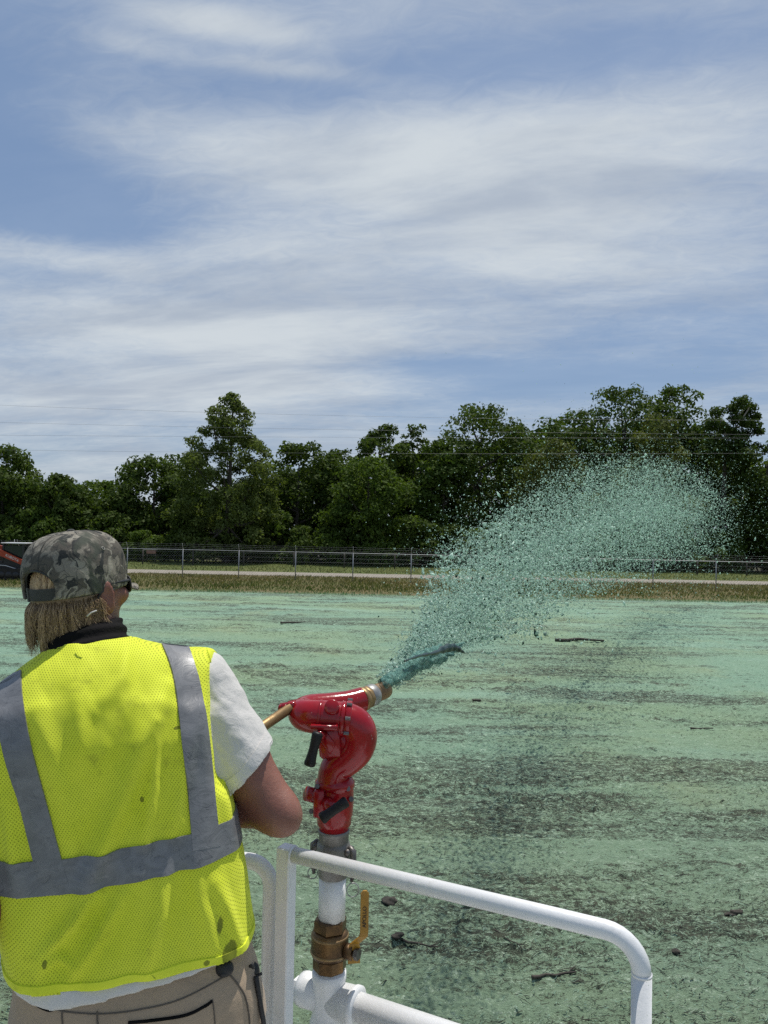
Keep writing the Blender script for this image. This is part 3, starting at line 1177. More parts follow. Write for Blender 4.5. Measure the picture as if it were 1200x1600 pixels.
ROUND = lambda t: max(0.08, 1 - max(0, (t - 0.45) / 0.55) ** 2.3) ** 0.55 * (0.82 + 0.18 * min(1, t / 0.3))
BUSH = lambda t: max(0.08, (1 - t ** 2.2)) ** 0.5
SPIRE = lambda t: float(np.interp(t, [0, 0.15, 0.4, 0.6, 0.7, 0.8, 0.9, 1.0], [0.8, 1.0, 0.95, 0.84, 0.74, 0.54, 0.30, 0.05]))


def tree(name, px, top, Y, wpx, mat, label, seed, prof=ROUND, n_cl=64, n_leaf=14000, leaf=0.205, z0=0.6, depth=0.8, bark=None, rc=0.185, tight=1.5, limbs=9, gap=0.5, group='trees of the wood behind the fence'):
    r = np.random.RandomState(seed)
    base = PY(px, 860, Y)
    ztop = PY(px, top, Y).z
    W = wpx * Y / FPX * 1.12
    n_leaf = int(n_leaf * 0.88)
    root = tag(empty(name, (base.x, Y, 0)), label, 'tree', group)
    Cc, N, tone, cl = crown_pts(W, W * depth, z0, ztop, n_cl, n_leaf, r, prof, rc, tight, gap)
    V, F = leaf_cards(Cc, N, leaf, r)
    c = mesh_np('crown', V, F, mat, root, True, {'tone': np.repeat(tone, 4)})
    m = MB()
    H = ztop
    k = 0.016 * H + 0.05
    lean = r.uniform(-0.5, 0.5)
    tp = [(0, 0, -0.2), (0.02 * lean, 0, H * 0.2), (0.3 * lean, 0.1, H * 0.5), (0.5 * lean, 0.0, H * 0.82)]
    m.tube(smooth_path(tp, 4), np.linspace(k * 1.25, k * 0.25, 13), 8)
    for q in r.permutation(len(cl))[:limbs]:
        p, R = cl[q]
        s = min(0.9, max(0.22, (p[2] / H) - 0.22))
        st = Vector((0.45 * lean * s, 0, H * s))
        md = st.lerp(Vector(p), 0.55) + Vector((0, 0, -0.04 * H))
        m.tube(smooth_path([tuple(st), tuple(md), tuple(p)], 3), np.linspace(k * 0.5, k * 0.10, 7), 5)
    m.build('trunk', bark or M_TRUNK, root)
    return root


D_, M_, P_, A_ = M_LEAF_DARK, M_LEAF_MID, M_LEAF_PALE, M_LEAF_AIRY
tree('oak_tree', 2, 697, 76, 116, D_, 'dark broad tree at the edge of the wood, rising behind the orange loader', 101)
tree('oak_tree', 84, 742, 74, 84, D_, 'small dark tree with a knobbly top, just right of the tree behind the loader', 102, n_leaf=9000)
tree('bushy_tree', 152, 752, 80, 110, M_, 'low rounded mid green tree above the cap of the worker', 103, n_leaf=10000)
tree('oak_tree', 238, 716, 79, 130, D_, 'dark dense tree left of the tall airy tree, sloping up towards it', 104)
tree('oak_tree', 297, 706, 84, 95, D_, 'narrow dark tree peeping out behind the left side of the tall airy tree', 105, n_leaf=9000)
tree('airy_tree', 354, 614, 72, 150, A_, 'tall airy tree with a loose pointed crown, sky showing through its top', 146, SPIRE, 260, 33000, 0.15, 0.3, 0.8, rc=0.10, tight=1.6, limbs=16, gap=0.30)
tree('oak_tree', 462, 693, 79, 130, D_, 'round dark tree next on the right of the tall airy tree', 107)
tree('oak_tree', 528, 703, 82, 92, D_, 'dark tree with a flat top right of the round dark tree', 108, n_leaf=9000)
tree('bushy_tree', 575, 716, 73, 130, M_, 'bright mid green bushy tree standing forward at the middle of the wood', 109, BUSH, 70, 15000, 0.17, 0.4)
tree('oak_tree', 592, 664, 84, 96, D_, 'tree with a small round head above the bushy tree in the middle', 110)
tree('oak_tree', 646, 665, 86, 70, D_, 'narrow tree showing a thin top right of the small round head', 111, n_leaf=8000)
tree('oak_tree', 690, 690, 77, 96, M_, 'mid green tree leading up to the broad dome, left of the spray', 112)
tree('oak_tree', 748, 632, 80, 158, D_, 'big broad dome shaped tree above the left part of the spray', 113, n_cl=84, n_leaf=16000)
tree('oak_tree', 818, 664, 86, 90, D_, 'dark tree filling the dip right of the broad dome', 114, n_leaf=9000)
tree('willow_tree', 862, 688, 73, 118, P_, 'pale olive tree behind the top left rim of the spray', 115, BUSH, 70, 13000, 0.16, 0.4)
tree('oak_tree', 905, 640, 81, 140, D_, 'dark tree on the left shoulder of the highest group', 116, n_leaf=11500)
tree('oak_tree', 972, 606, 83, 140, D_, 'left one of the two highest dark trees', 117, n_cl=80, n_leaf=15000)
tree('oak_tree', 1056, 603, 84, 124, D_, 'right one of the two highest dark trees', 118, n_cl=76, n_leaf=14000)
tree('willow_tree', 1022, 648, 74, 120, P_, 'olive green tree standing in front of the two highest trees', 119, BUSH, 70, 13000, 0.16, 0.4)
tree('oak_tree', 1108, 652, 80, 100, D_, 'dark tree between the highest group and the leaning tree', 120, n_leaf=9500)
tree('oak_tree', 1196, 690, 74, 120, D_, 'dark bushy tree at the far right below the leaning tree', 121)
tree('oak_tree', 1262, 712, 77, 110, D_, 'dark tree cut by the right edge of the picture', 122, n_leaf=8000)
tree('oak_tree', -72, 720, 78, 130, D_, 'dark tree cut by the left edge of the picture', 123, n_leaf=8000)

# the leaning tree with bare pale limbs
r = np.random.RandomState(130)
Y = 76.0
b0 = PY(1128, 860, Y)
root = tag(empty('leaning_tree', (b0.x, Y, 0)), 'leaning tree with pale bare limbs and scattered dark tufts against the sky', 'tree', 'trees of the wood behind the fence')


def L_(px, py, dy=0.0):
    q = PY(px, py, Y)
    return (q.x - b0.x, dy, q.z)


m = MB()
m.tube(smooth_path([(0, 0, -0.2), L_(1130, 790), L_(1133, 712)], 4), np.linspace(0.30, 0.17, 9), 8)
m.build('trunk', M_TRUNK, root)
m = MB()
m.tube(smooth_path([L_(1133, 713), L_(1133, 690), L_(1132, 668)], 4), np.linspace(0.165, 0.12, 9), 8)
limb = [([(1132, 690), (1150, 668), (1168, 640), (1172, 630)], 0.10), ([(1132, 672), (1124, 655), (1122, 640)], 0.08), ([(1150, 668), (1170, 663), (1184, 672)], 0.07),
        ([(1150, 668), (1152, 655), (1160, 642)], 0.06), ([(1133, 685), (1120, 680), (1110, 676)], 0.05)]
for pl, k in limb:
    m.tube(smooth_path([L_(x, y, 0.3 * math.sin(x)) for x, y in pl], 4), np.linspace(k, k * 0.35, 4 * (len(pl) - 1) + 1), 6)
m.build('limb', M_TRUNK_PALE, root)
tufts = [(1155, 630, 1.0), (1176, 636, 0.8), (1142, 640, 0.75), (1166, 646, 0.8), (1182, 650, 0.6), (1118, 645, 0.9), (1146, 656, 0.8), (1174, 664, 0.8), (1184, 674, 0.65), (1160, 662, 0.7),
         (1140, 672, 0.9), (1154, 676, 1.0), (1124, 668, 0.8), (1165, 678, 0.7), (1110, 664, 0.9), (1148, 690, 1.2), (1120, 690, 1.3), (1135, 704, 1.5), (1160, 700, 1.3), (1108, 706, 1.5)]
Cs, Ns, Ts = [], [], []
for (x, y, R) in tufts:
    n = int(420 * R)
    c = np.array(L_(x, y, r.uniform(-0.8, 0.8)))
    d = r.normal(0, 1, (n, 3))
    d /= np.linalg.norm(d, axis=1)[:, None]
    q = c + d * (R * 1.0 * r.uniform(0.0, 1.0, n) ** 0.55)[:, None] * np.array([1, 1, 0.7])
    Cs.append(q)
    N = d * 0.7 + r.normal(0, 0.5, (n, 3)) + np.array([0, 0, 0.3])
    Ns.append(N / np.linalg.norm(N, axis=1)[:, None])
    Ts.append(r.uniform(0, 0.8, n))
V, F = leaf_cards(np.concatenate(Cs), np.concatenate(Ns), 0.16, r)
mesh_np('crown', V, F, D_, root, True, {'tone': np.repeat(np.concatenate(Ts), 4)})

# undergrowth: shrubs along the foot of the wood (three kinds, copied)
protos = []
for k, (mt, n) in enumerate(((M_LEAF_DARK, 4200), (M_LEAF_MID, 4200), (M_LEAF_DARK, 4200))):
    r = np.random.RandomState(200 + k)
    Cc, N, tone, cl = crown_pts(5.2, 3.4, 0.0, 4.2, 20, n, r, BUSH, 0.22)
    V, F = leaf_cards(Cc, N, 0.17, r)
    root = empty('shrub')
    mesh_np('foliage', V, F, mt, root, True, {'tone': np.repeat(tone, 4)})
    m = MB()
    for q in range(5):
        a = q * 1.26
        m.tube([(0.15 * math.cos(a), 0.15 * math.sin(a), -0.1), (0.9 * math.cos(a), 0.6 * math.sin(a), 1.4), (1.5 * math.cos(a), 1.0 * math.sin(a), 2.6)], [0.05, 0.035, 0.015], 5)
    m.build('stem', M_TRUNK, root)
    protos.append(root)
rr = random.Random(11)
MARKS = [(0, 'above the orange boom of the loader'), (45, 'above the cab of the loader'), (90, 'over the left half of the camouflage cap'), (135, 'over the middle of the camouflage cap'), (180, 'over the right edge of the camouflage cap'),
         (232, 'just behind the reddish board'), (285, 'under the left side of the tall airy tree'), (330, 'left of the trunk of the tall airy tree'), (375, 'right of the trunk of the tall airy tree'), (425, 'between tall airy tree and round dark tree'),
         (470, 'straight below the round dark tree'), (520, 'below the flat topped dark tree'), (565, 'left foot of the bright bushy tree'), (612, 'right foot of the bright bushy tree'), (660, 'at the left rim of the spray'), (705, 'seen through the thin left part of the spray'),
         (750, 'under the broad dome tree, behind the spray'), (800, 'right of the broad dome tree, behind the spray'), (850, 'under the pale olive tree, behind the spray'), (900, 'right of the pale olive tree, behind the spray'), (950, 'behind the middle of the spray cloud'),
         (1005, 'below the olive tree right of centre'), (1060, 'at the right rim of the spray'), (1110, 'below the pale trunk of the leaning tree'), (1160, 'right of the leaning tree'), (1205, 'at the right edge of the picture')]
used_marks = set()
for i in range(21):
    src = protos[i % 3]
    if i < 3:
        o = src
    else:
        o = src.copy()
        COL.objects.link(o)
        for ch in src.children:
            c = ch.copy()
            COL.objects.link(c)
            c.parent = o
    X = -36 + i * 3.6 + rr.uniform(-1, 1)
    o.location = (X, 72.8 + rr.uniform(-0.9, 1.4), 0)
    o.rotation_euler = (0, 0, rr.uniform(0, 6.28))
    s = rr.uniform(0.75, 1.25)
    o.scale = (s, s, s * rr.uniform(0.8, 1.15))
    spx = 600 + X / o.location.y * FPX
    kind_ = ('dark', 'mid green', 'dark')[i % 3]
    if spx < -20 or spx > 1220:
        tag(o, 'dark shrub outside the picture at the foot of the wood' if i % 3 != 1 else 'mid green shrub outside the picture at the foot of the wood', 'shrub', 'shrubs along the foot of the wood')
    else:
        k_ = min((k for k in range(len(MARKS)) if k not in used_marks), key=lambda k: abs(MARKS[k][0] - spx))
        used_marks.add(k_)
        tag(o, '%s shrub behind the fence, %s' % (kind_, MARKS[k_][1]), 'shrub', 'shrubs along the foot of the wood')

# the depth of the wood behind the front trees
r = np.random.RandomState(300)
n = 26000
X = r.uniform(-62, 66, n)
prof_x = [-62, -40, -29, -22, -12, 0, 10, 22, 34, 40, 50, 66]
prof_h = [9, 9, 7, 8.5, 11, 13, 15, 18, 18, 15, 11, 9]
hm = np.interp(X, prof_x, prof_h) - 1.6 + 1.5 * (vnoise(X * 0.35, X * 0 + 2, 3) - 0.5)
Z = hm * r.uniform(0, 1, n) ** 0.8
Yb = r.uniform(88, 95, n)
N = r.normal(0, 1, (n, 3)) + np.array([0, -0.6, 0.5])
N /= np.linalg.norm(N, axis=1)[:, None]
V, F = leaf_cards(np.stack([X, Yb, Z], 1), N, 0.55, r)
wd = mesh_np('woodland', V, F, M_LEAF_DARK, None, True, {'tone': np.repeat(r.uniform(0, 0.6, n), 4)})
tag(wd, 'dense dark interior of the wood behind the front trees', 'wood', kind='stuff')

# ================================================================== TRACK LOADER
M_ORANGE = simple('orange_paint', (0.42, 0.050, 0.010), (0.34, 0.040, 0.010), 0.42, scale=2)
M_BLACK = simple('black_steel', (0.012, 0.012, 0.013), (0.028, 0.027, 0.026), 0.5, scale=4)
M_RUBBER = simple('black_rubber', (0.012, 0.012, 0.012), (0.03, 0.028, 0.025), 0.85, scale=6)
M_DGLASS, _t, _b, _o = new_mat('cab_glass')
_b.inputs['Base Color'].default_value = (0.012, 0.018, 0.018, 1)
_b.inputs['Roughness'].default_value = 0.08
M_SILVER = simple('cab_roof_grey', (0.5, 0.5, 0.5), (0.62, 0.62, 0.62), 0.4, scale=3)
M_WLET = simple('white_lettering', (0.75, 0.75, 0.75), None, 0.5)
LY = 45.6
lx = PY(26, 905, LY).x
ld = tag(empty('track_loader', (lx, LY, 0)), 'orange and black compact track loader parked at the field edge behind the worker', 'loader')


def LP(x, y, z):
    return Vector((lx + x, LY + y, z))


ex, ey, ez = Vector((1, 0, 0)), Vector((0, 1, 0)), Vector((0, 0, 1))
m = MB()
m.box(LP(-0.35, 0, 0.72), ex * 1.05, ey * 0.48, ez * 0.36, 0.04)
m.box(LP(-1.35, 0, 0.95), ex * 0.32, ey * 0.5, ez * 0.45, 0.06)
rel(m.build('chassis', M_BLACK, smooth=False), ld)
m = MB()
m.box(LP(-1.55, 0, 1.02), ex * 0.16, ey * 0.42, ez * 0.3, 0.05)
rel(m.build('rear_hood', M_ORANGE, smooth=False), ld)
cabp = empty('cab', LP(0.0, 0, 0))
rel(cabp, ld)
cabp.location = LP(0, 0, 0)


def sub(o, p):
    o.parent = p
    o.matrix_parent_inverse = (ld.matrix_basis @ Matrix.Translation(-Vector(ld.location)) @ Matrix.Translation(Vector(p.location))).inverted() if False else Matrix.Translation(-Vector(p.location))
    return o


for x in (-0.62, 0.55):
    for y in (-0.44, 0.44):
        m = MB()
        m.box(LP(x, y, 1.55), ex * 0.05, ey * 0.04, ez * 0.55)
        sub(m.build('pillar', M_BLACK, smooth=False), cabp)
for y in (-0.44, 0.44):
    m = MB()
    m.box(LP(-0.03, y, 1.08), ex * 0.53, ey * 0.037, ez * 0.08)
    sub(m.build('sill', M_BLACK, smooth=False), cabp)
m = MB()
m.box(LP(-0.03, 0, 2.14), ex * 0.72, ey * 0.52, ez * 0.035, 0.02)
sub(m.build('roof', M_SILVER, smooth=False), cabp)
m = MB()
m.tube([LP(-0.05, -0.3, 2.17), LP(-0.05, -0.3, 2.36)], 0.012, 5)
sub(m.build('antenna', M_SILVER), cabp)
for y in (-0.43, 0.43):
    m = MB()
    m.box(LP(-0.035, y, 1.58), ex * 0.535, ey * 0.008, ez * 0.42)
    sub(m.build('window', M_DGLASS, smooth=False), cabp)
m = MB()
m.box(LP(0.57, 0, 1.58), ex * 0.008, ey * 0.40, ez * 0.46)
sub(m.build('windscreen', M_DGLASS, smooth=False), cabp)
for y in (-0.62, 0.62):
    m = MB()
    pr = [(-1.75, 1.86), (-1.45, 2.0), (-0.9, 1.86), (0.9, 1.06), (1.25, 0.62), (1.25, 0.25), (1.05, 0.25), (1.0, 0.62), (0.6, 0.88), (-0.8, 1.44), (-1.3, 1.30), (-1.6, 1.02), (-1.8, 1.2)]
    vs = [tuple(LP(x, y + s, z)) for s in (-0.06, 0.06) for x, z in pr]
    k = len(pr)
    me_f4 = [(i, (i + 1) % k, k + (i + 1) % k, k + i) for i in range(k)]
    # triangulated sides (fan pieces of a concave outline)
    tri = [(0, 1, 12), (1, 2, 12), (2, 11, 12), (2, 10, 11), (2, 9, 10), (2, 3, 9), (3, 8, 9), (3, 7, 8), (3, 4, 7), (4, 6, 7), (4, 5, 6)]
    m.add(vs, [t for t in tri] + [(c + k, b + k, a + k) for a, b, c in tri], me_f4)
    arm = rel(m.build('boom_arm', M_ORANGE, smooth=False), ld)
    if y < 0:
        ang = math.atan2(1.06 - 1.86, 1.8)
        mt = Matrix.Translation(Vector((lx + 0.02, LY + y - 0.066, 1.285))) @ Matrix.Rotation(-ang, 4, 'Y') @ Matrix.Rotation(rad(90), 4, 'X')
        text_mesh('KUBOTA', 0.21, M_WLET, mt, arm)
for y in (-0.72, 0.72):
    m = MB()
    loop = []
    for k in range(24):
        a = math.pi * (0.5 + k / 12) if k < 12 else math.pi * (-0.5 + (k - 12) / 12)
        cx_, R_ = (-1.0, 0.33) if k < 12 else (0.75, 0.33)
        loop.append((cx_ + R_ * math.cos(a), 0.36 + R_ * math.sin(a)))
    k = len(loop)
    vs = [tuple(LP(x, y + s, z)) for s in (-0.18, 0.18) for x, z in loop]
    f4 = [(i, (i + 1) % k, k + (i + 1) % k, k + i) for i in range(k)]
    f3 = []
    c0 = len(vs)
    vs += [tuple(LP(-0.12, y - 0.18, 0.36)), tuple(LP(-0.12, y + 0.18, 0.36))]
    for i in range(k):
        f3 += [(c0, (i + 1) % k, i), (c0 + 1, k + i, k + (i + 1) % k)]
    m.add(vs, f3, f4)
    tr = rel(m.build('track', M_RUBBER, smooth=False), ld)
    for x in (-0.95, -0.5, -0.05, 0.35, 0.72):
        m = MB()
        m.lathe(LP(x, y - 0.2, 0.30), (0, 1, 0), [(0, 0.02), (0, 0.2), (0.06, 0.22), (0.2, 0.22)], 14)
        w = m.build('wheel', M_BLACK, None)
        w.parent = tr
for y in (-0.78,):
    m = MB()
    m.tube([LP(-0.9, y, 0.72), LP(-0.75, y, 0.86), LP(-0.3, y, 0.84), LP(0.8, y, 0.52)], 0.025, 6)
    rel(m.build('guard_bar', M_SILVER), ld)
m = MB()
pr = [(1.2, 0.62), (1.22, 0.12), (1.35, 0.03), (2.05, 0.03), (2.05, 0.06), (1.40, 0.09), (1.30, 0.16), (1.27, 0.62)]
k = len(pr)
vs = [tuple(LP(x, s, z)) for s in (-0.92, 0.92) for x, z in pr]
m.add(vs, None, [(i, (i + 1) % k, k + (i + 1) % k, k + i) for i in range(k)])
for s in (-0.92, 0.92):
    m.box(LP(1.5, s, 0.25), ex * 0.26, ey * 0.012, ez * 0.2)
rel(m.build('bucket', M_BLACK, smooth=False), ld)


# ================================================================== PLATFORM AND RAILS
DECK = 1.45
M_WHITE = simple('white_paint', (0.80, 0.80, 0.80), (0.74, 0.745, 0.74), 0.32, scale=6, bmp=0.06, bscale=180, coat=0.15, bdist=0.002)


def white_metal():
    m, t, b, o = new_mat('white_gloss_paint')
    pos = t.new('ShaderNodeTexCoord').outputs['Object']
    c = t.mix(t.ramp(t.noise(pos, 7, 5, 0.6), 0.4, 0.7), (0.80, 0.80, 0.795), (0.72, 0.725, 0.72))
    streak = t.noise(t.scale_vec(pos, (30, 30, 4)), 1.0, 5, 0.7)
    c = t.mix(t.math('MULTIPLY', t.ramp(streak, 0.58, 0.8), 0.35), c, (0.52, 0.52, 0.49))
    chip = t.ramp(t.noise(pos, 60, 4, 0.65), 0.735, 0.755)
    c = t.mix(chip, c, (0.17, 0.13, 0.10))
    fleck = t.math('MULTIPLY', t.ramp(t.voro(pos, 110), 0.12, 0.07), t.ramp(t.noise(pos, 19, 3, 0.6), 0.47, 0.56))
    c = t.mix(t.math('MULTIPLY', fleck, 0.75), c, (0.26, 0.36, 0.26))
    smear = t.ramp(t.noise(t.scale_vec(pos, (1, 1, 0.5)), 21, 6, 0.7, 0.6), 0.56, 0.74)
    c = t.mix(t.math('MULTIPLY', smear, 0.36), c, (0.45, 0.44, 0.37))
    t.put(b.inputs['Base Color'], c)
    b.inputs['Roughness'].default_value = 0.33
    bump(t, b, t.math('ADD', t.noise(pos, 140, 3, 0.6), t.math('MULTIPLY', t.noise(pos, 22, 3, 0.5), 2.5)), 0.14, 0.003)
    return m


M_WHITE = white_metal()
M_DECKM = simple('deck_plate', (0.60, 0.60, 0.59), (0.48, 0.48, 0.46), 0.6, 0.0, scale=4, bmp=0.4, bscale=60)  # deck is out of view; its pale colour is chosen to bounce light upward
plat = tag(empty('platform', (0, 0.4, DECK)), 'unseen steel working deck, whitened to bounce light up, on top of the tank under the worker and the rails', 'platform')
m = MB()
m.box((-0.1, 0.45, DECK - 0.02), (1.5, 0, 0), (0, 1.5, 0), (0, 0, 0.02), 0.004)
rel(m.build('deck', M_DECKM, smooth=False), plat)
m = MB()
m.lathe((-1.6, 0.45, DECK - 0.78), (1, 0, 0), [(0, 0.05), (0, 0.5), (0.06, 0.66), (0.2, 0.72), (2.8, 0.72), (2.94, 0.66), (3.0, 0.5), (3.0, 0.05)], 32)
rel(m.build('tank', M_WHITE), plat)

pA, pB = P(452, 1333, 1.66), P(946, 1450.5, 1.36)
pB.z = pA.z = (pA.z + pB.z) / 2
RD = (pB - pA).normalized()              # direction of the rail
RN = Vector((RD.y, -RD.x, 0))            # towards the camera side
RR = 0.0168
ra = tag(empty('guard_rail', (pA.x, pA.y, DECK)), 'white guard rail with square post and long tube that bends down at its right end', 'guard rail', 'white guard rails of the deck')
ptop = P(448, 1322, 1.665)
m = MB()
s = 0.0165
pc = Vector((ptop.x, ptop.y, 0))
m.box((pc.x, pc.y, (DECK + ptop.z) / 2), RD * s, RN * s, (0, 0, (ptop.z - DECK) / 2), 0.0025)
rel(m.build('post', M_WHITE, smooth=False), ra)
m = MB()
z0 = pA.z
st = Vector((pc.x, pc.y, z0 - 0.004)) + RD * (s - 0.002)
en = pB.copy()
br = 0.062
pts = [st, en - RD * 0.10]
for k in range(9):
    a = k / 8 * math.pi / 2
    pts.append(en + RD * (br * math.sin(a)) + Vector((0, 0, -br + br * math.cos(a))))
last = pts[-1]
m.tube(pts, [RR] * len(pts), 20)
rel(m.build('tube', M_WHITE), ra)
m = MB()
m.tube([last + Vector((0, 0, 0.004)), Vector((last.x, last.y, DECK))], RR + 0.0006, 20)
m.tube([last + Vector((0, 0, 0.0035)), last + Vector((0, 0, -0.0005))], [RR + 0.0012, RR + 0.0012], 20)
rel(m.build('upright', M_WHITE), ra)
m = MB()
m.torus(Vector((pc.x, pc.y, z0 - 0.004)) + RD * s, RD, RR, 0.0035, 20, 8)
rel(m.build('weld', M_WHITE), ra)
for q in (Vector((pc.x, pc.y, DECK)), Vector((last.x, last.y, DECK))):
    m = MB()
    m.box(q + Vector((0, 0, 0.006)), RD * 0.05, RN * 0.05, (0, 0, 0.006), 0.002)
    rel(m.build('foot_plate', M_WHITE, smooth=False), ra)
# middle bar, below the frame
m = MB()
m.tube([Vector((pc.x, pc.y, DECK + 0.55)), Vector((last.x, last.y, DECK + 0.55))], RR * 0.9, 14)
rel(m.build('middle_bar', M_WHITE), ra)

t0_ = P(424, 1342, 1.70)
lb = tag(empty('guard_rail', (t0_.x, t0_.y, DECK)), 'white bent tube rail passing behind the worker, close beside the square post', 'guard rail', 'white guard rails of the deck')
m = MB()
LD = Vector((-0.985, 0.17, 0)).normalized()
zt = P(400, 1348, 1.70).z
br = 0.05
pts = [Vector((t0_.x, t0_.y, DECK))]
for k in range(9):
    a = k / 8 * math.pi / 2
    pts.append(Vector((t0_.x, t0_.y, zt - br)) + LD * (br - br * math.cos(a)) + Vector((0, 0, br * math.sin(a))))
pts.append(Vector((t0_.x, t0_.y, zt)) + LD * 1.0)
for k in range(1, 9):
    a = k / 8 * math.pi / 2
    pts.append(Vector((t0_.x, t0_.y, zt - br)) + LD * (1.0 + br * math.sin(a)) + Vector((0, 0, br * math.cos(a))))
pts.append(Vector((pts[-1].x, pts[-1].y, DECK)))
m.tube(pts, RR + 0.0005, 20)
rel(m.build('tube', M_WHITE), lb)
for q in (pts[0], pts[-1]):
    m = MB()
    m.box(Vector((q.x, q.y, DECK + 0.006)), ex * 0.045, ey * 0.045, (0, 0, 0.006), 0.002)
    rel(m.build('foot_plate', M_WHITE, smooth=False), lb)

# ================================================================== THE SPRAY CANNON
DM = 1.775


def red_paint():
    m, t, b, o = new_mat('red_gloss_paint')
    pos = t.new('ShaderNodeTexCoord').outputs['Object']
    c = t.mix(t.ramp(t.noise(pos, 9, 5, 0.6), 0.35, 0.7), (0.34, 0.008, 0.013), (0.23, 0.006, 0.010))
    splash = t.ramp(t.voro(t.scale_vec(pos, (1.0, 1.0, 0.55)), 90, rnd=1.0), 0.16, 0.10)
    sel = t.ramp(t.noise(pos, 26, 3, 0.6), 0.54, 0.62)
    c = t.mix(t.math('MULTIPLY', t.math('MULTIPLY', splash, sel), 0.8), c, (0.50, 0.36, 0.33))
    grime = t.ramp(t.noise(pos, 40, 6, 0.7), 0.60, 0.78)
    c = t.mix(t.math('MULTIPLY', grime, 0.55), c, (0.05, 0.022, 0.018))
    chip = t.math('MULTIPLY', t.ramp(t.noise(pos, 120, 4, 0.65), 0.66, 0.69), t.ramp(t.noise(pos, 17, 3, 0.6), 0.50, 0.60))
    c = t.mix(chip, c, (0.13, 0.10, 0.09))
    fleck = t.math('MULTIPLY', t.ramp(t.voro(pos, 150), 0.13, 0.08), t.ramp(t.noise(pos, 33, 3, 0.6), 0.52, 0.6))
    c = t.mix(t.math('MULTIPLY', fleck, 0.8), c, (0.30, 0.40, 0.30))
    t.put(b.inputs['Base Color'], c)
    t.put(b.inputs['Roughness'], t.math('ADD', 0.17, t.math('MULTIPLY', grime, 0.4)))
    bump(t, b, t.noise(pos, 60, 5, 0.6), 0.13, 0.004)
    return m


M_RED = red_paint()
M_BRASS = simple('aged_brass', (0.20, 0.115, 0.045), (0.085, 0.052, 0.028), 0.42, 0.75, scale=16, bmp=0.3, bscale=70)
M_BRASS2 = simple('bare_brass', (0.33, 0.22, 0.10), (0.20, 0.13, 0.062), 0.5, 0.6, scale=14, bmp=0.15, bscale=60)
M_ALU = simple('dull_aluminium', (0.30, 0.295, 0.28), (0.19, 0.18, 0.165), 0.5, 0.6, scale=18, bmp=0.3, bscale=80)
M_ALU2 = simple('bright_aluminium', (0.40, 0.40, 0.39), (0.26, 0.26, 0.25), 0.45, 0.6, scale=20)
M_YELL = simple('yellow_dipped_lever', (0.42, 0.215, 0.012), (0.30, 0.15, 0.012), 0.45, scale=22, bmp=0.2, bscale=60)
M_GRIP = simple('black_grip', (0.006, 0.006, 0.006), (0.014, 0.013, 0.013), 0.45, scale=12, spec=0.3)
M_STEEL = simple('dark_steel', (0.10, 0.09, 0.085), (0.20, 0.19, 0.18), 0.45, 0.7, scale=30)
M_INK = simple('dark_print', (0.02, 0.015, 0.01), None, 0.6)


def C3(x, y, dd=0.0):
    """a point given on the enlarged view of the cannon (4x, origin 380,1030), dd metres behind the mast axis"""
    return P(380 + x / 4.0, 1030 + y / 4.0, DM + dd)


def C4(x, y, dd=0.0):
    return P(360 + x / 4.0, 1280 + y / 4.0, DM + dd)


K4 = DM / FPX / 4.0
mast = C4(636, 480)
ca = tag(empty('spray_cannon', (mast.x, mast.y, DECK)), 'red water cannon with brass nozzle and black grips on a white riser pipe', 'water cannon')


def mz(y4):
    """height on the mast of a row of the lower enlarged view"""
    return C4(636, y4).z


mx, my = mast.x, mast.y
# -- white base: riser, tee, side plug, supply pipe
m = MB()
zt_ = mz(1080)
m.lathe((mx - 0.003, my, 0), (0, 0, 1), [(DECK, 0.06), (DECK + 0.012, 0.06), (DECK + 0.012, 0.0375), (mz(1275), 0.0375), (mz(1275), 0.042), (mz(1250), 0.043), (mz(1238), 0.040), (mz(1180), 0.037),
        (mz(1000), 0.0375), (mz(985), 0.0395), (mz(945), 0.0395), (mz(938), 0.037)], 32)
rel(m.build('riser', M_WHITE), ca)
m = MB()
pz = Vector((mx, my, mz(1105)))
m.tube([pz - RD * 0.02, pz - RD * 0.066, pz - RD * 0.068, pz - RD * 0.078], [0.036, 0.0385, 0.0385, 0.036], 28)
rel(m.build('side_plug', M_WHITE), ca)
m = MB()
m.tube([pz - RD * 0.078, pz - RD * 0.094], 0.022, 6)
rel(m.build('plug_hexagon', M_WHITE, smooth=False), ca)
m = MB()
qq = pz + RD * 0.0
m.tube([qq, qq + RD * 0.060, qq + RD * 0.062, qq + RD * 0.072, qq + RD * 0.074], [0.037, 0.040, 0.0425, 0.0425, 0.031], 28)
rel(m.build('side_socket', M_WHITE), ca)
m = MB()
m.tube([qq + RD * 0.06, qq + RD * 0.82], 0.0302, 24)
for k in range(1, 7):
    pass
el = [qq + RD * (0.82 + 0.06 * math.sin(k / 6 * math.pi / 2)) + Vector((0, 0, -0.06 + 0.06 * math.cos(k / 6 * math.pi / 2))) for k in range(7)]
m.tube(el + [Vector((el[-1].x, el[-1].y, DECK))], 0.0302, 24)
rel(m.build('supply_pipe', M_WHITE), ca)
# -- brass ball valve with yellow lever
m = MB()
m.lathe((mx - 0.003, my, 0), (0, 0, 1), [(mz(935), 0.030), (mz(930), 0.0325)], 20)
rel(m.build('nipple', M_WHITE), ca)
va = empty('ball_valve', (mx, my, mz(780)))
rel(va, ca)


def subp(o, p):
    """child of a part whose origin is at p.location (world)"""
    w = p['w']
    o.parent = p
    o.matrix_parent_inverse = Matrix.Translation(-Vector(w))
    return o


va['w'] = (mx, my, mz(780))
vb = MB()
W2 = 4 * K4 / 4.0


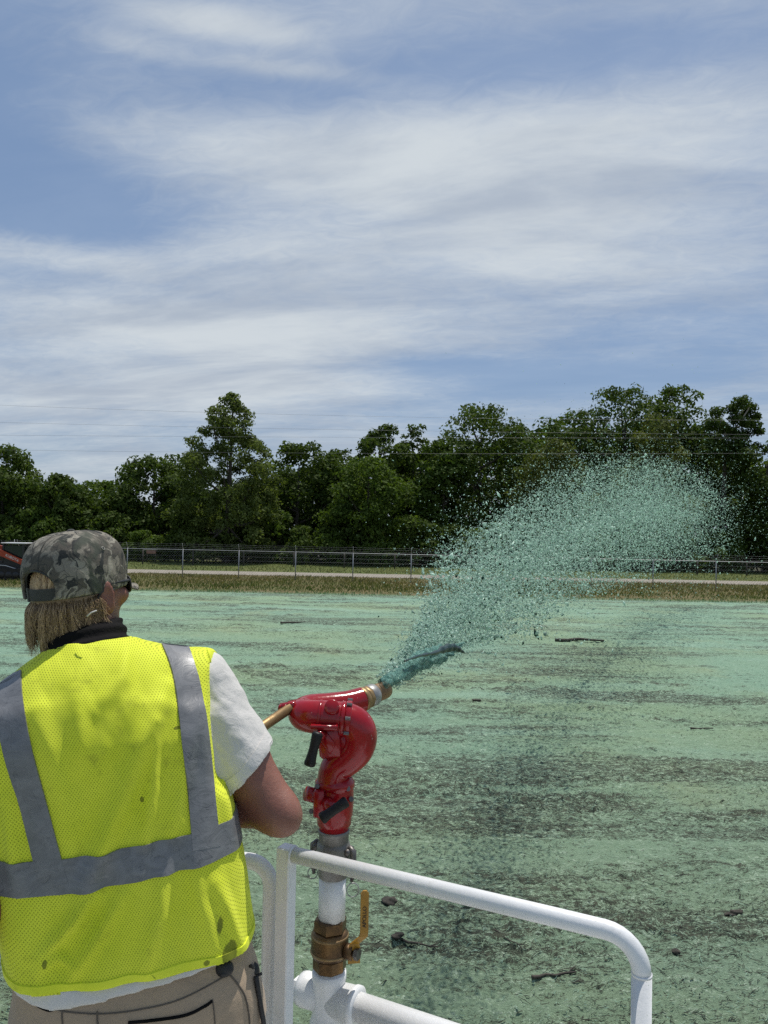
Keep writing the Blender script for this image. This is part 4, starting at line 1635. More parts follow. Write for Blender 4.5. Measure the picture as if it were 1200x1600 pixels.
def hexa(mb, cx, cy, z0, z1, R, seg=6, rot=0.3, ch=0.003):
    vs = []
    for (z, r_) in ((z0, R - ch), (z0 + ch, R), (z1 - ch, R), (z1, R - ch)):
        for k in range(seg):
            a = rot + 2 * math.pi * k / seg
            vs.append((cx + r_ * math.cos(a), cy + r_ * math.sin(a), z))
    f4 = []
    for i in range(3):
        for k in range(seg):
            k2 = (k + 1) % seg
            f4.append((i * seg + k, i * seg + k2, (i + 1) * seg + k2, (i + 1) * seg + k))
    n0 = len(vs)
    vs += [(cx, cy, z0), (cx, cy, z1)]
    f3 = [(n0, (k + 1) % seg, k) for k in range(seg)] + [(n0 + 1, 3 * seg + k, 3 * seg + (k + 1) % seg) for k in range(seg)]
    return mb.add(vs, f3, f4)


vb.lathe((mx - 0.003, my, 0), (0, 0, 1), [(mz(845), 0.030), (mz(840), 0.0412), (mz(815), 0.0432), (mz(760), 0.0430), (mz(720), 0.0425), (mz(700), 0.0412), (mz(688), 0.034)], 32)
subp(vb.build('body', M_BRASS), va)
hx = MB()
hexa(hx, mx - 0.003, my, mz(690), mz(612), 0.0385, 6, 0.35)
subp(hx.build('upper_hexagon', M_BRASS, smooth=False), va)
hx = MB()
hexa(hx, mx - 0.003, my, mz(928), mz(845), 0.0385, 8, 0.2)
subp(hx.build('lower_hexagon', M_BRASS, smooth=False), va)
bn = MB()
bn.lathe((mx - 0.003, my, 0), (0, 0, 1), [(mz(824), 0.0434), (mz(816), 0.0452), (mz(808), 0.0434)], 32)
bn.lathe((mx - 0.003, my, 0), (0, 0, 1), [(mz(724), 0.0427), (mz(716), 0.0440), (mz(708), 0.0420)], 32)
subp(bn.build('collar', M_BRASS2), va)
stm = MB()
sc_ = C4(735, 790)
ax = RD
so = Vector((mx, my, mz(790)))
stm.tube([so + ax * 0.035, so + ax * 0.058], 0.017, 18)
stm.tube([so + ax * 0.058, so + ax * 0.068], 0.0085, 12)
subp(stm.build('stem', M_BRASS), va)
nt = MB()
nt.tube([so + ax * 0.0635, so + ax * 0.073], 0.0135, 6)
subp(nt.build('nut', M_STEEL, smooth=False), va)
lv = MB()
# lever plate: runs up from the stem, steps outwards, then straight up
hw = 0.0092
up = Vector((0, 0, 1))
prof = [(0.0605, -0.022, hw * 1.5), (0.0605, 0.012, hw * 1.5), (0.0615, 0.022, hw * 1.1), (0.083, 0.043, hw * 1.05), (0.085, 0.052, hw), (0.085, 0.125, hw), (0.085, 0.139, hw * 1.0), (0.085, 0.146, hw * 0.45)]
vs, f4 = [], []
side = RN
for (o_, h_, w_) in prof:
    base = so + ax * o_ + up * h_
    for (a, b) in ((-1, 0), (1, 0), (1, 1), (-1, 1)):
        # plate faces the camera side: width along the stem axis turned a little
        wd_ = (ax * 0.80 - side * 0.60)
        nn = (ax * 0.60 + side * 0.80)
        vs.append(tuple(base + wd_ * (a * w_) + nn * ((b - 0.5) * 0.005)))
for i in range(len(prof) - 1):
    for k in range(4):
        k2 = (k + 1) % 4
        f4.append((i * 4 + k, i * 4 + k2, (i + 1) * 4 + k2, (i + 1) * 4 + k))
f4 += [(3, 2, 1, 0), tuple(len(vs) - 4 + k for k in range(4))]
lv.add(vs, None, f4)
lever = subp(lv.build('lever', M_YELL, smooth=False), va)


nn = (ax * 0.60 + side * 0.80)
wd_ = (ax * 0.80 - side * 0.60)
ctr = so + ax * 0.085 + up * 0.088 + nn * 0.0030
mt = Matrix(((up.x, -wd_.x, nn.x, ctr.x), (up.y, -wd_.y, nn.y, ctr.y), (up.z, -wd_.z, nn.z, ctr.z), (0, 0, 0, 1)))
text_mesh('APOLLO', 0.0125, M_INK, mt, va, winv=Matrix.Translation(-Vector(va['w'])))
# -- upper white pipe, coupler
m = MB()
m.lathe((mx, my, 0), (0, 0, 1), [(mz(618), 0.0312), (mz(345), 0.0312)], 28)
rel(m.build('upper_pipe', M_WHITE), ca)
cp = empty('coupler', (mx, my, mz(250)))
cp['w'] = (mx, my, mz(250))
rel(cp, ca)
m = MB()
m.lathe((mx + 0.001, my, 0), (0, 0, 1), [(mz(360), 0.030), (mz(352), 0.0345), (mz(300), 0.0350), (mz(296), 0.0385), (mz(270), 0.0390), (mz(170), 0.0390), (mz(150), 0.0375), (mz(140), 0.0330), (mz(132), 0.0345), (mz(90), 0.0345), (mz(85), 0.0365), (mz(66), 0.0365), (mz(60), 0.031)], 32)
subp(m.build('socket', M_ALU), cp)
for sgn in (-1, 1):
    m = MB()
    c_ = Vector((mx, my, mz(215))) + Vector((0.92, -0.38, 0)) * (sgn * 0.040)
    d1 = Vector((0.92, -0.38, 0)) * sgn
    m.tube([c_ + up * 0.022, c_ + d1 * 0.011 + up * 0.012, c_ + d1 * 0.013 - up * 0.03, c_ + d1 * 0.008 - up * 0.055], [0.006, 0.0085, 0.007, 0.004], 8)
    m.tube([c_ - Vector((0.38, 0.92, 0)) * 0.016 + up * 0.012, c_ + Vector((0.38, 0.92, 0)) * 0.016 + up * 0.012], 0.007, 8)
    subp(m.build('cam_arm', M_STEEL), cp)
    m = MB()
    m.torus(c_ + d1 * 0.012 - up * (0.074 if sgn > 0 else 0.055), Vector((0.3 * sgn, -0.9, 0.25)), 0.0145 if sgn > 0 else 0.012, 0.0013, 22, 6)
    subp(m.build('pull_ring', M_ALU2), cp)

# -- red swivel base
m = MB()
zz = lambda y3: C3(560, y3).z
m.lathe((mx + 0.001, my, 0), (0, 0, 1), [(zz(1075), 0.030), (zz(1068), 0.0345), (zz(1035), 0.0350), (zz(1030), 0.0395), (zz(980), 0.0405), (zz(968), 0.0428), (zz(905), 0.0440), (zz(812), 0.0440), (zz(800), 0.0425),
        (zz(795), 0.0460), (zz(765), 0.0460), (zz(758), 0.0430), (zz(745), 0.040), (zz(735), 0.034)], 36)
sw = rel(m.build('swivel_base', M_RED), ca)
m = MB()
m.tube([C3(480, 860, -0.005), C3(395, 838, -0.02)], [0.017, 0.0165], 16)
m.box(C3(475, 895, -0.028), (0.012, 0, 0), (0, 0.016, 0), (0, 0, 0.030), 0.003)
m.tube([C3(520, 890, -0.036), C3(540, 912, -0.055), C3(580, 935, -0.06)], [0.013, 0.012, 0.010], 12)
rel(m.build('swivel_lug', M_RED), ca)
for (x_, y_) in ((425, 955), (676, 880), (462, 800), (655, 815)):
    m = MB()
    m.tube([C3(x_, y_, -0.01), C3(x_, y_ - 6, -0.028)], 0.006, 6)
    rel(m.build('bolt', M_STEEL, smooth=False), ca)


def grip(p0, p1, r, name='locking_grip'):
    m = MB()
    a, b = Vector(p0), Vector(p1)
    d = b - a
    pts = [a.lerp(b, t) for t in (0, 0.03, 0.08, 0.25, 0.5, 0.75, 0.90, 0.97, 1.0)]
    rs = [r * k for k in (0.70, 0.92, 1.0, 0.92, 0.82, 0.90, 1.05, 1.0, 0.78)]
    m.tube(pts, rs, 16)
    return rel(m.build(name, M_GRIP), ca)


grip(C3(650, 885, -0.078), C3(485, 1000, -0.092), 0.0125)
grip(C3(468, 455, -0.070), C3(412, 668, -0.082), 0.0125)

# -- the curved body: up from the swivel, round the big elbow and back left
path = [((560, 790), 95, 0), ((562, 730), 96, 0), ((585, 672), 98, 0), ((650, 622), 104, 0), ((705, 560), 110, 0), ((725, 480), 113, 0), ((700, 415), 112, 0), ((640, 378), 106, 0), ((560, 365), 100, 0)]
sp = smooth_path([(x, y, r_) for (x, y), r_, _ in path], 7)
m = MB()
m.tube([C3(x, y, 0) for x, y, r_ in sp], [r_ * K4 for x, y, r_ in sp], 30)
rel(m.build('elbow', M_RED), ca)
m = MB()
m.tube([C3(650, 430, 0), C3(640, 640, 0)], [0.030, 0.026], 14)          # web inside the bend
m.box(C3(545, 505, -0.006), (0.026, 0, 0.002), (0, 0.026, 0), (-0.004, 0, 0.036), 0.006)
m.box(C3(505, 424, -0.047), (0.031, 0, 0), (0, 0.008, 0), (0, 0, 0.0055), 0.002)
m.box(C3(530, 520, -0.032), (0.006, 0, 0.012), (0, 0.004, 0), (-0.012, 0, 0.016), 0.002)
m.tube([C3(500, 470, -0.03), C3(470, 478, -0.066)], [0.011, 0.009], 12)
rel(m.build('clamp_block', M_RED), ca)
m = MB()
d_ = (C3(700, 380) - C3(560, 365)).normalized()
for (x, y, r_, w_) in ((655, 378, 118, 0.007), (622, 374, 112, 0.006), (478, 362, 109, 0.004)):
    c_ = C3(x, y)
    m.tube([c_ - d_ * w_, c_ - d_ * (w_ * 0.6), c_ + d_ * (w_ * 0.6), c_ + d_ * w_], [(r_ - 6) * K4, r_ * K4, r_ * K4, (r_ - 6) * K4], 30)
rel(m.build('swivel_flange', M_RED), ca)
# upper elbow: the barrel end turns away and carries the nozzle
m = MB()
p2 = [((585, 366), 101, 0.0), ((500, 362), 104, 0.0), ((430, 357), 102, 0.004), ((384, 348), 97, 0.018), ((375, 330), 90, 0.042), ((425, 305), 84, 0.068), ((540, 288), 76, 0.092), ((650, 275), 76, 0.112), ((720, 259), 77, 0.128), ((742, 253), 77, 0.133)]
sp = smooth_path([(x, y, r_, dd) for (x, y), r_, dd in p2], 7)
m.tube([C3(x, y, dd) for x, y, r_, dd in sp], [r_ * K4 * (1 + dd / DM) for x, y, r_, dd in sp], 30)
rel(m.build('upper_elbow', M_RED), ca)
m = MB()
c_ = C3(556, 306, -0.022)
m.tube([c_ + Vector((0, 0.012, -0.006)), c_ + Vector((0.0, -0.012, 0.006)), c_ + Vector((0.0, -0.014, 0.007))], [0.0175, 0.0172, 0.015], 24)
rel(m.build('plug_disc', M_RED), ca)
m = MB()
for (x, y, dd) in ((300, 290, 0.02), (250, 305, 0.02)):
    m.box(C3(x, y, dd), (0.011, 0, 0.002), (0, 0.015, 0), (0, 0, 0.010), 0.003)
m.tube([C3(330, 300, 0.02), C3(240, 308, 0.012)], [0.012, 0.012], 12)
rel(m.build('tiller_clamp', M_RED), ca)
# flange bolts
for (x, y, k) in ((655, 378, 5), ):
    c_ = C3(x, y)
    e1 = d_.cross(Vector((0, 0, 1))).normalized()
    e2 = e1.cross(d_).normalized()
    for q in range(8):
        a = q / 8 * 2 * math.pi + 0.3
        pb = c_ + (e1 * math.cos(a) + e2 * math.sin(a)) * (118 * K4 + 0.001)
        m = MB()
        m.tube([pb - d_ * 0.006, pb + d_ * 0.006], 0.0042, 6)
        rel(m.build('bolt', M_STEEL, smooth=False), ca)
# nozzle
na = C3(728, 257, 0.131)
nb_ = C3(893, 188, 0.215)
nd_ = (nb_ - na).normalized()
nl = (nb_ - na).length
nz = empty('nozzle', na)
nz['w'] = tuple(na)
rel(nz, ca)
m = MB()
m.tube([na + nd_ * a for a in (0.0, 0.002, 0.014, 0.016)], [0.0275, 0.0300, 0.0300, 0.0275], 28)
m.tube([na + nd_ * a for a in (0.018, 0.020, 0.030, 0.032)], [0.0270, 0.0290, 0.0290, 0.0265], 8)
subp(m.build('brass_ring', M_BRASS2), nz)
m = MB()
m.tube([na + nd_ * a for a in (0.030, 0.033, 0.054, 0.058)], [0.0255, 0.0275, 0.0275, 0.0245], 28)
subp(m.build('clamp_ring', M_ALU2), nz)
M_TIP = simple('tan_nozzle', (0.30, 0.19, 0.085), (0.20, 0.12, 0.055), 0.6, 0.1, scale=30, bmp=0.3, bscale=90)
m = MB()
m.tube([na + nd_ * a for a in (0.045, nl - 0.006, nl, nl, nl - 0.02)], [0.0230, 0.0222, 0.0208, 0.0165, 0.0160], 28)
subp(m.build('tip', M_TIP), nz)
NOZ, NDIR = nb_, nd_
# tiller bar, held by the worker
T0 = C3(300, 300, 0.012)
T1 = P(222, 1264, 1.63)
tdir = (T1 - T0).normalized()
m = MB()
m.tube([T0, T1], 0.0118, 16)
rel(m.build('tiller', M_BRASS2), ca)
# mulch splashes on top of the casting
M_SPL = simple('dried_mulch', (0.06, 0.035, 0.03), (0.14, 0.09, 0.07), 0.9, scale=40)
r = random.Random(5)
m = MB()
for k in range(46):
    x = r.uniform(300, 700)
    sp_y = 262 - 24 * math.sin((x - 300) / 400 * 3.14) + r.uniform(-3, 4)
    dd = 0.045 + 0.06 * (x - 300) / 400
    q = r.uniform(0.0015, 0.004)
    m.ball(C3(x, sp_y, dd), (q * 1.6, 0, 0), (0, q, 0), (0, 0, q * 0.8), 6, 4)
o = rel(m.build('mulch_crust', M_SPL), ca)
o['kind'] = 'stuff'

# ================================================================== THE SPRAY
def mulch_mat(name, c1, c2, trans, rough, speck=0.0):
    m, t, b, o = new_mat(name)
    tone = t.new('ShaderNodeAttribute', attribute_name='tone').outputs['Fac']
    c = t.mix(tone, c1, c2)
    t.put(b.inputs['Base Color'], c)
    b.inputs['Roughness'].default_value = rough
    b.inputs['Specular IOR Level'].default_value = 0.5
    tr = t.new('ShaderNodeBsdfTranslucent')
    t.put(tr.inputs['Color'], c)
    mx_ = t.new('ShaderNodeMixShader')
    mx_.inputs[0].default_value = trans
    t.l.new(b.outputs[0], mx_.inputs[1])
    t.l.new(tr.outputs[0], mx_.inputs[2])
    t.l.new(mx_.outputs[0], o.inputs[0])
    return m


M_DROP = mulch_mat('mulch_slurry', (0.045, 0.15, 0.11), (0.78, 0.95, 0.85), 0.68, 0.3)
# centre line of the throw and the half width of the cone, metres (straight cone that sags with distance)
knots = [((606, 1064), 1.985, 0.018), ((646, 1029), 2.55, 0.049), ((700, 980), 3.7, 0.160), ((772, 912), 6.3, 0.51), ((850, 862), 10.6, 0.90), ((925, 822), 16.5, 1.34), ((990, 800), 23.5, 1.74), ((1042, 798), 31.0, 2.1), ((1092, 812), 38.0, 2.3)]
kp = np.array([list(P(x, y, d)) + [w] for (x, y), d, w in knots])
kt = np.linspace(0, 1, len(knots))
dense = np.array(smooth_path([tuple(k) for k in kp], 20))
dt = np.linspace(0, 1, len(dense))
tan = np.gradient(dense[:, :3], axis=0)
tan /= np.linalg.norm(tan, axis=1)[:, None]


def spray(n, seed, tpow, sz, conc, lo=0.02, hi=1.0, asp=(1.0, 2.6)):
    r = np.random.RandomState(seed)
    t = lo + (hi - lo) * r.beta(tpow[0], tpow[1], n)
    c = np.stack([np.interp(t, dt, dense[:, i]) for i in range(3)], 1)
    w = np.interp(t, dt, dense[:, 3])
    T = np.stack([np.interp(t, dt, tan[:, i]) for i in range(3)], 1)
    T /= np.linalg.norm(T, axis=1)[:, None]
    A = np.cross(T, [0, 0, 1.0])
    A /= np.linalg.norm(A, axis=1)[:, None]
    B = np.cross(A, T)
    rr = conc(r, n)
    a = r.uniform(0, 2 * math.pi, n)
    # ragged, clumped cloud
    lob = 0.78 + 0.44 * vnoise(a * 1.4 + 3, t * 9, 13) + 0.3 * (vnoise(t * 26, a * 0 + 2, 17) - 0.5)
    X = c + A * (np.cos(a) * rr * w * lob)[:, None] + B * (np.sin(a) * rr * w * lob)[:, None]
    cl = np.clip(vnoise(X[:, 0] * 7, X[:, 2] * 7 + X[:, 1] * 3, 19), 0, 1)
    d = np.linalg.norm(X - np.array(CC), axis=1)
    s = sz(r, n, t) * (0.7 + 0.6 * cl)
    el = r.uniform(asp[0], asp[1], n)
    e1 = T * 0.7 + r.normal(0, 0.55, (n, 3))
    e1 /= np.linalg.norm(e1, axis=1)[:, None]
    e2 = np.cross(e1, r.normal(0, 1, (n, 3)))
    e2 /= np.linalg.norm(e2, axis=1)[:, None]
    e3 = np.cross(e1, e2)
    V = np.empty((n, 5, 3))
    j = lambda: r.uniform(0.6, 1.3, n)[:, None]
    V[:, 0] = X + e1 * (s * el)[:, None]
    V[:, 1] = X - e1 * (s * el)[:, None]
    for k in range(3):
        V[:, 2 + k] = X + (e2 * math.cos(2.094 * k) + e3 * math.sin(2.094 * k)) * s[:, None] * 1.18 * j()
    f = np.array([(0, 2, 3), (0, 3, 4), (0, 4, 2), (1, 3, 2), (1, 4, 3), (1, 2, 4)])
    F = (np.arange(n)[:, None, None] * 5 + f[None]).reshape(-1, 3)
    tone = np.clip(r.beta(4.5, 1.3, n), 0, 1)
    dark = r.uniform(0, 1, n) < 0.04
    tone[dark] = 0.0
    return V.reshape(-1, 3), F, np.repeat(tone, 5)


core = lambda r, n: np.where(r.uniform(0, 1, n) < 0.6, 0.98 * np.sqrt(r.uniform(0, 1, n)), np.minimum(np.abs(r.normal(0, 0.62, n)), 1.7))
wide = lambda r, n: np.abs(r.normal(0, 0.95, n))
parts = [
    spray(72000, 1, (1.8, 1.55), lambda r, n, t: (0.0014 + 0.0132 * t ** 1.55) * r.lognormal(0, 0.40, n), core, 0.13),
    spray(29000, 2, (1.5, 1.2), lambda r, n, t: (0.0008 + 0.0085 * t ** 1.6) * r.lognormal(0, 0.35, n), wide, 0.2),
    spray(8000, 3, (1.3, 2.0), lambda r, n, t: (0.0013 + 0.0115 * t ** 1.5) * r.lognormal(0, 0.5, n), core, 0.12, 0.85, (1.0, 4.0)),
    spray(2600, 4, (1.3, 2.6), lambda r, n, t: 0.0024 * r.lognormal(0, 0.5, n), core, 0.12, 0.6, (1.0, 4.0)),
    spray(5200, 5, (1.4, 1.0), lambda r, n, t: 0.0013 * r.lognormal(0, 0.5, n), lambda r, n: np.abs(r.normal(0.8, 0.35, n)), 0.01, 0.2, (1.0, 3.0)),
]
off = 0
VV, FF, TT = [], [], []
for V, F, T in parts:
    VV.append(V)
    FF.append(F + off)
    TT.append(T)
    off += len(V)
spr = tag(empty('mulch_spray', NOZ), 'fan of pale green liquid mulch bursting from the brass nozzle over the field', 'spray')
dr = mesh_np('droplets', np.concatenate(VV), np.concatenate(FF), M_DROP, None, True, {'tone': np.concatenate(TT)})
dr['kind'] = 'stuff'
rel(dr, spr)

# the unbroken jet close to the nozzle: a lumpy glossy tongue of slurry
m_, t_, b_, o_ = new_mat('jet_slurry')
pos_ = t_.new('ShaderNodeTexCoord').outputs['Object']
f_ = t_.ramp(t_.noise(pos_, 60, 5, 0.65, 0.5), 0.40, 0.62)
t_.put(b_.inputs['Base Color'], t_.mix(f_, (0.055, 0.18, 0.15), (0.22, 0.43, 0.36)))
b_.inputs['Roughness'].default_value = 0.38
b_.inputs['Specular IOR Level'].default_value = 0.35
b_.inputs['Transmission Weight'].default_value = 0.0
b_.inputs['IOR'].default_value = 1.33
bump(t_, b_, t_.noise(pos_, 95, 5, 0.65, 0.8), 0.9, 0.012)
_tp = t_.new('ShaderNodeBsdfTransparent')
_mx = t_.new('ShaderNodeMixShader')
t_.put(_mx.inputs[0], t_.math('ADD', 0.12, t_.math('MULTIPLY', t_.ramp(t_.noise(pos_, 40, 4, 0.6), 0.4, 0.65), 0.45)))
t_.l.new(b_.outputs[0], _mx.inputs[1])
t_.l.new(_tp.outputs[0], _mx.inputs[2])
t_.l.new(_mx.outputs[0], o_.inputs[0])
M_JET = m_
jc = smooth_path([(597, 1069, 1.965, 0.0150), (606, 1064, 1.985, 0.0165), (625, 1052, 2.12, 0.020), (650, 1038, 2.35, 0.031), (676, 1026, 2.60, 0.034), (694, 1019, 2.78, 0.026), (710, 1012, 2.92, 0.014), (726, 1004, 3.08, 0.003)], 12)
ns = 28
V, Q = [], []
for i, (x, y, d, w) in enumerate(jc):
    c = P(x, y, d)
    t = max(0, i / (len(jc) - 1) - 0.16)
    T = (P(*jc[min(i + 1, len(jc) - 1)][:3]) - P(*jc[max(i - 1, 0)][:3])).normalized()
    A = T.cross(Vector((0, 0, 1))).normalized()
    B = A.cross(T)
    for k in range(ns):
        a = 2 * math.pi * k / ns
        nz_ = 1 + (0.25 + 1.5 * t) * (float(fbm(np.array([math.cos(a) * 2.0 + t * 13]), np.array([math.sin(a) * 2.0 + t * 10]), 5, 9, 0.62)[0]) - 0.5) * 2
        V.append(tuple(c + A * (math.cos(a) * w * nz_) + B * (math.sin(a) * w * nz_ * (1 - 0.25 * t))))
n = len(jc)
for i in range(n - 1):
    for k in range(ns):
        k2 = (k + 1) % ns
        Q.append((i * ns + k, i * ns + k2, (i + 1) * ns + k2, (i + 1) * ns + k))
rel(mesh_np('jet', V, np.array(Q), M_JET), spr)
# frayed ligaments round the jet
r = np.random.RandomState(21)
m = MB()
for k in range(420):
    t = r.beta(1.3, 2.0) * 0.34 + 0.05
    i = int(t * (len(dense) - 1))
    c, w, T = dense[i, :3], dense[i, 3], tan[i]
    A = np.cross(T, [0, 0, 1.0])
    A /= np.linalg.norm(A)
    B = np.cross(A, T)
    a, rr_ = r.uniform(0, 6.28), min(abs(r.normal(0, 0.6)), 1.2)
    p0 = c + A * math.cos(a) * rr_ * w + B * math.sin(a) * rr_ * w
    L = r.uniform(0.010, 0.035)
    dv = T * 0.8 + r.normal(0, 0.5, 3)
    dv /= np.linalg.norm(dv)
    sd = r.normal(0, 0.25, 3)
    pts = [p0 + dv * L * s_ + sd * L * (s_ * (1 - s_)) for s_ in np.linspace(0, 1, 5)]
    q = r.uniform(0.0008, 0.0021)
    m.tube(pts, [q * 0.3, q * 1.3, q * 0.7, q * 1.1, q * 0.2], 5, False)
o = m.build('ligaments', M_JET, recalc=False)
o['kind'] = 'stuff'
rel(o, spr)
# the thick dark fold lying along the top of the jet
M_FOLD = simple('dark_slurry', (0.004, 0.020, 0.016), (0.010, 0.040, 0.030), 0.25, scale=40)
fp = [(632, 1033, 2.10, 0.0015), (655, 1025, 2.25, 0.003), (680, 1020, 2.4, 0.0045), (697, 1013, 2.5, 0.0085), (710, 1012, 2.56, 0.0075), (722, 1018, 2.60, 0.0035), (727, 1021, 2.62, 0.001)]
sp = smooth_path(fp, 6)
m = MB()
m.tube([P(x, y, d) for x, y, d, w in sp], [w * 1.45 * (1 + 0.25 * math.sin(i * 1.7)) for i, (x, y, d, w) in enumerate(sp)], 10)
rel(m.build('dark_fold', M_FOLD), spr)

# ================================================================== THE WORKER
YAW = rad(20)
RB = Vector((math.cos(YAW), math.sin(YAW), 0))
FB = Vector((-math.sin(YAW), math.cos(YAW), 0))
UP = Vector((0, 0, 1))
MB3 = [np.array(RB), np.array(FB), np.array(UP)]

lev = [(1600, 220, 188, .150, 1.385), (1520, 219, 181, .150, 1.385), (1430, 207, 183, .148, 1.395), (1330, 193, 182, .150, 1.410), (1230, 172, 183, .152, 1.425), (1130, 160, 184, .150, 1.445), (1075, 150, 180, .135, 1.462), (1040, 146, 172, .11, 1.468)]
lz, lx_, ly_, la, lb_ = [], [], [], [], []
for py, cx, hw, hd, dd in lev:
    q = P(cx, py, dd)
    lz.append(q.z)
    lx_.append(q.x)
    ly_.append(q.y)
    la.append(hw * dd / FPX / (0.985))
    lb_.append(hd)
lz, lx_, ly_, la, lb_ = [np.array(v) for v in (lz, lx_, ly_, la, lb_)]


ZTOP = P(150, 1098, 1.45).z


def d_torso(g, off=0.0, n=3.0, zlo=None, zhi=None, grow=None):
    z = g[2]
    cx, cy = np.interp(z, lz, lx_), np.interp(z, lz, ly_)
    a, b = np.interp(z, lz, la) + off, np.interp(z, lz, lb_) + off
    if grow is not None:
        gr = grow(z)
        a, b = a + gr, b + gr
    X = (g[0] - cx) * RB.x + (g[1] - cy) * RB.y
    Y = (g[0] - cx) * FB.x + (g[1] - cy) * FB.y
    q = ((np.abs(X) / a) ** n + (np.abs(Y) / b) ** n) ** (1 / n)
    d = (q - 1) * np.minimum(a, b) * 0.95
    d = np.maximum(d, z - (ZTOP if zhi is None else zhi))
    if zlo is not None:
        d = np.maximum(d, zlo - z)
    return d


SHR, SHL = P(310, 1084, 1.535), P(-60, 1206, 1.36)
NB, NT_ = P(146, 1046, 1.455), P(128, 955, 1.48)
ELR, WRR = P(426, 1262, 1.485), P(292, 1226, 1.645)
ELL, WRL = P(-40, 1418, 1.25), P(140, 1300, 1.575)
AXR = (ELR - SHR).normalized()
AXL = (ELL - SHL).normalized()
HTILT = 0.015
HEMZ = P(222, 1531, 1.235).z - 0.018
BELTZ = P(222, 1520, 1.27).z
WAIST = P(214, 1560, 1.40)
feet_z = DECK

person = tag(empty('person', (WAIST.x, WAIST.y, DECK)),
             'worker seen from behind in lime yellow safety vest and camouflage cap, aiming the red cannon', 'person')

# -- skin, cloth materials


def skin_mat():
    m, t, b, o = new_mat('skin')
    pos = t.new('ShaderNodeTexCoord').outputs['Object']
    c = t.mix(t.ramp(t.noise(pos, 14, 5, 0.6), 0.35, 0.65), (0.265, 0.115, 0.080), (0.205, 0.080, 0.055))
    c = t.mix(t.math('MULTIPLY', t.ramp(t.noise(pos, 160, 3, 0.6), 0.55, 0.75), 0.25), c, (0.16, 0.07, 0.05))
    t.put(b.inputs['Base Color'], c)
    b.inputs['Roughness'].default_value = 0.46
    b.inputs['Subsurface Weight'].default_value = 0.12
    b.inputs['Subsurface Radius'].default_value = (0.012, 0.004, 0.002)
    b.inputs['Subsurface Scale'].default_value = 0.6
    bump(t, b, t.math('ADD', t.noise(pos, 260, 4, 0.6), t.math('MULTIPLY', t.noise(pos, 45, 4, 0.6), 1.6)), 0.28, 0.003)
    return m


def vest_mat(holes=True):
    m, t, b, o = new_mat('hi_vis_mesh' if holes else 'hi_vis_binding')
    tc = t.new('ShaderNodeTexCoord')
    pos = tc.outputs['Object']
    uv = tc.outputs['UV']
    u, v, _ = t.sep(uv)
    base, deep = (0.86, 0.93, 0.060), (0.80, 0.88, 0.045)
    c = t.mix(t.ramp(t.noise(pos, 9, 4, 0.6), 0.35, 0.65), base, deep)
    dirt = t.ramp(t.noise(pos, 22, 6, 0.74), 0.55, 0.76)
    c = t.mix(t.math('MULTIPLY', dirt, 0.42), c, (0.20, 0.21, 0.03))
    for (px_, py_, sz) in ((370, 1459, (0.0105, 0.020)), (355, 1417, (0.004, 0.013)), (330, 1487, (0.005, 0.005)), (211, 1262, (0.004, 0.005)), (44, 1337, (0.008, 0.003)), (90, 1480, (0.0035, 0.007)), (256, 1160, (0.006, 0.003))):
        q = P(px_, py_, 1.27 if px_ < 300 else 1.33 if px_ < 345 else 1.38)
        # position as seen in the plane of the back: stays on the cloth
        dx = t.math('DIVIDE', t.math('SUBTRACT', t.vmath('DOT_PRODUCT', pos, tuple(CR)), q.dot(CR)), sz[0] * 1.02)
        dz = t.math('DIVIDE', t.math('SUBTRACT', t.vmath('DOT_PRODUCT', pos, tuple(CU)), q.dot(CU)), sz[1])
        r2 = t.math('ADD', t.math('MULTIPLY', dx, dx), t.math('MULTIPLY', dz, dz))
        r2 = t.math('ADD', r2, t.math('MULTIPLY', t.math('SUBTRACT', t.noise(pos, 120, 3, 0.6), 0.5), 1.3))
        sp_ = t.ramp(r2, 1.15, 0.75)
        c = t.mix(t.math('MULTIPLY', sp_, 0.72), c, (0.075, 0.080, 0.020))
    if holes:
        h = t.math('MULTIPLY', t.math('COSINE', t.math('MULTIPLY', u, 2 * math.pi / 0.0062)), t.math('COSINE', t.math('MULTIPLY', v, 2 * math.pi / 0.0068)))
        hole = t.ramp(h, 0.42, 0.80)
        c = t.mix(t.math('MULTIPLY', hole, 0.60), c, (0.22, 0.25, 0.012))
        bump(t, b, t.math('MULTIPLY', hole, -1.0), 0.55, 0.0025)
    t.put(b.inputs['Base Color'], c)
    b.inputs['Roughness'].default_value = 0.72
    b.inputs['Specular IOR Level'].default_value = 0.25
    b.inputs['Sheen Weight'].default_value = 0.25
    b.inputs['Sheen Tint'].default_value = (0.9, 1.0, 0.3, 1)
    tr = t.new('ShaderNodeBsdfTranslucent')
    t.put(tr.inputs['Color'], c)
    mx_ = t.new('ShaderNodeMixShader')
    mx_.inputs[0].default_value = 0.12
    t.l.new(b.outputs[0], mx_.inputs[1])
    t.l.new(tr.outputs[0], mx_.inputs[2])
    t.l.new(mx_.outputs[0], o.inputs[0])
    return m


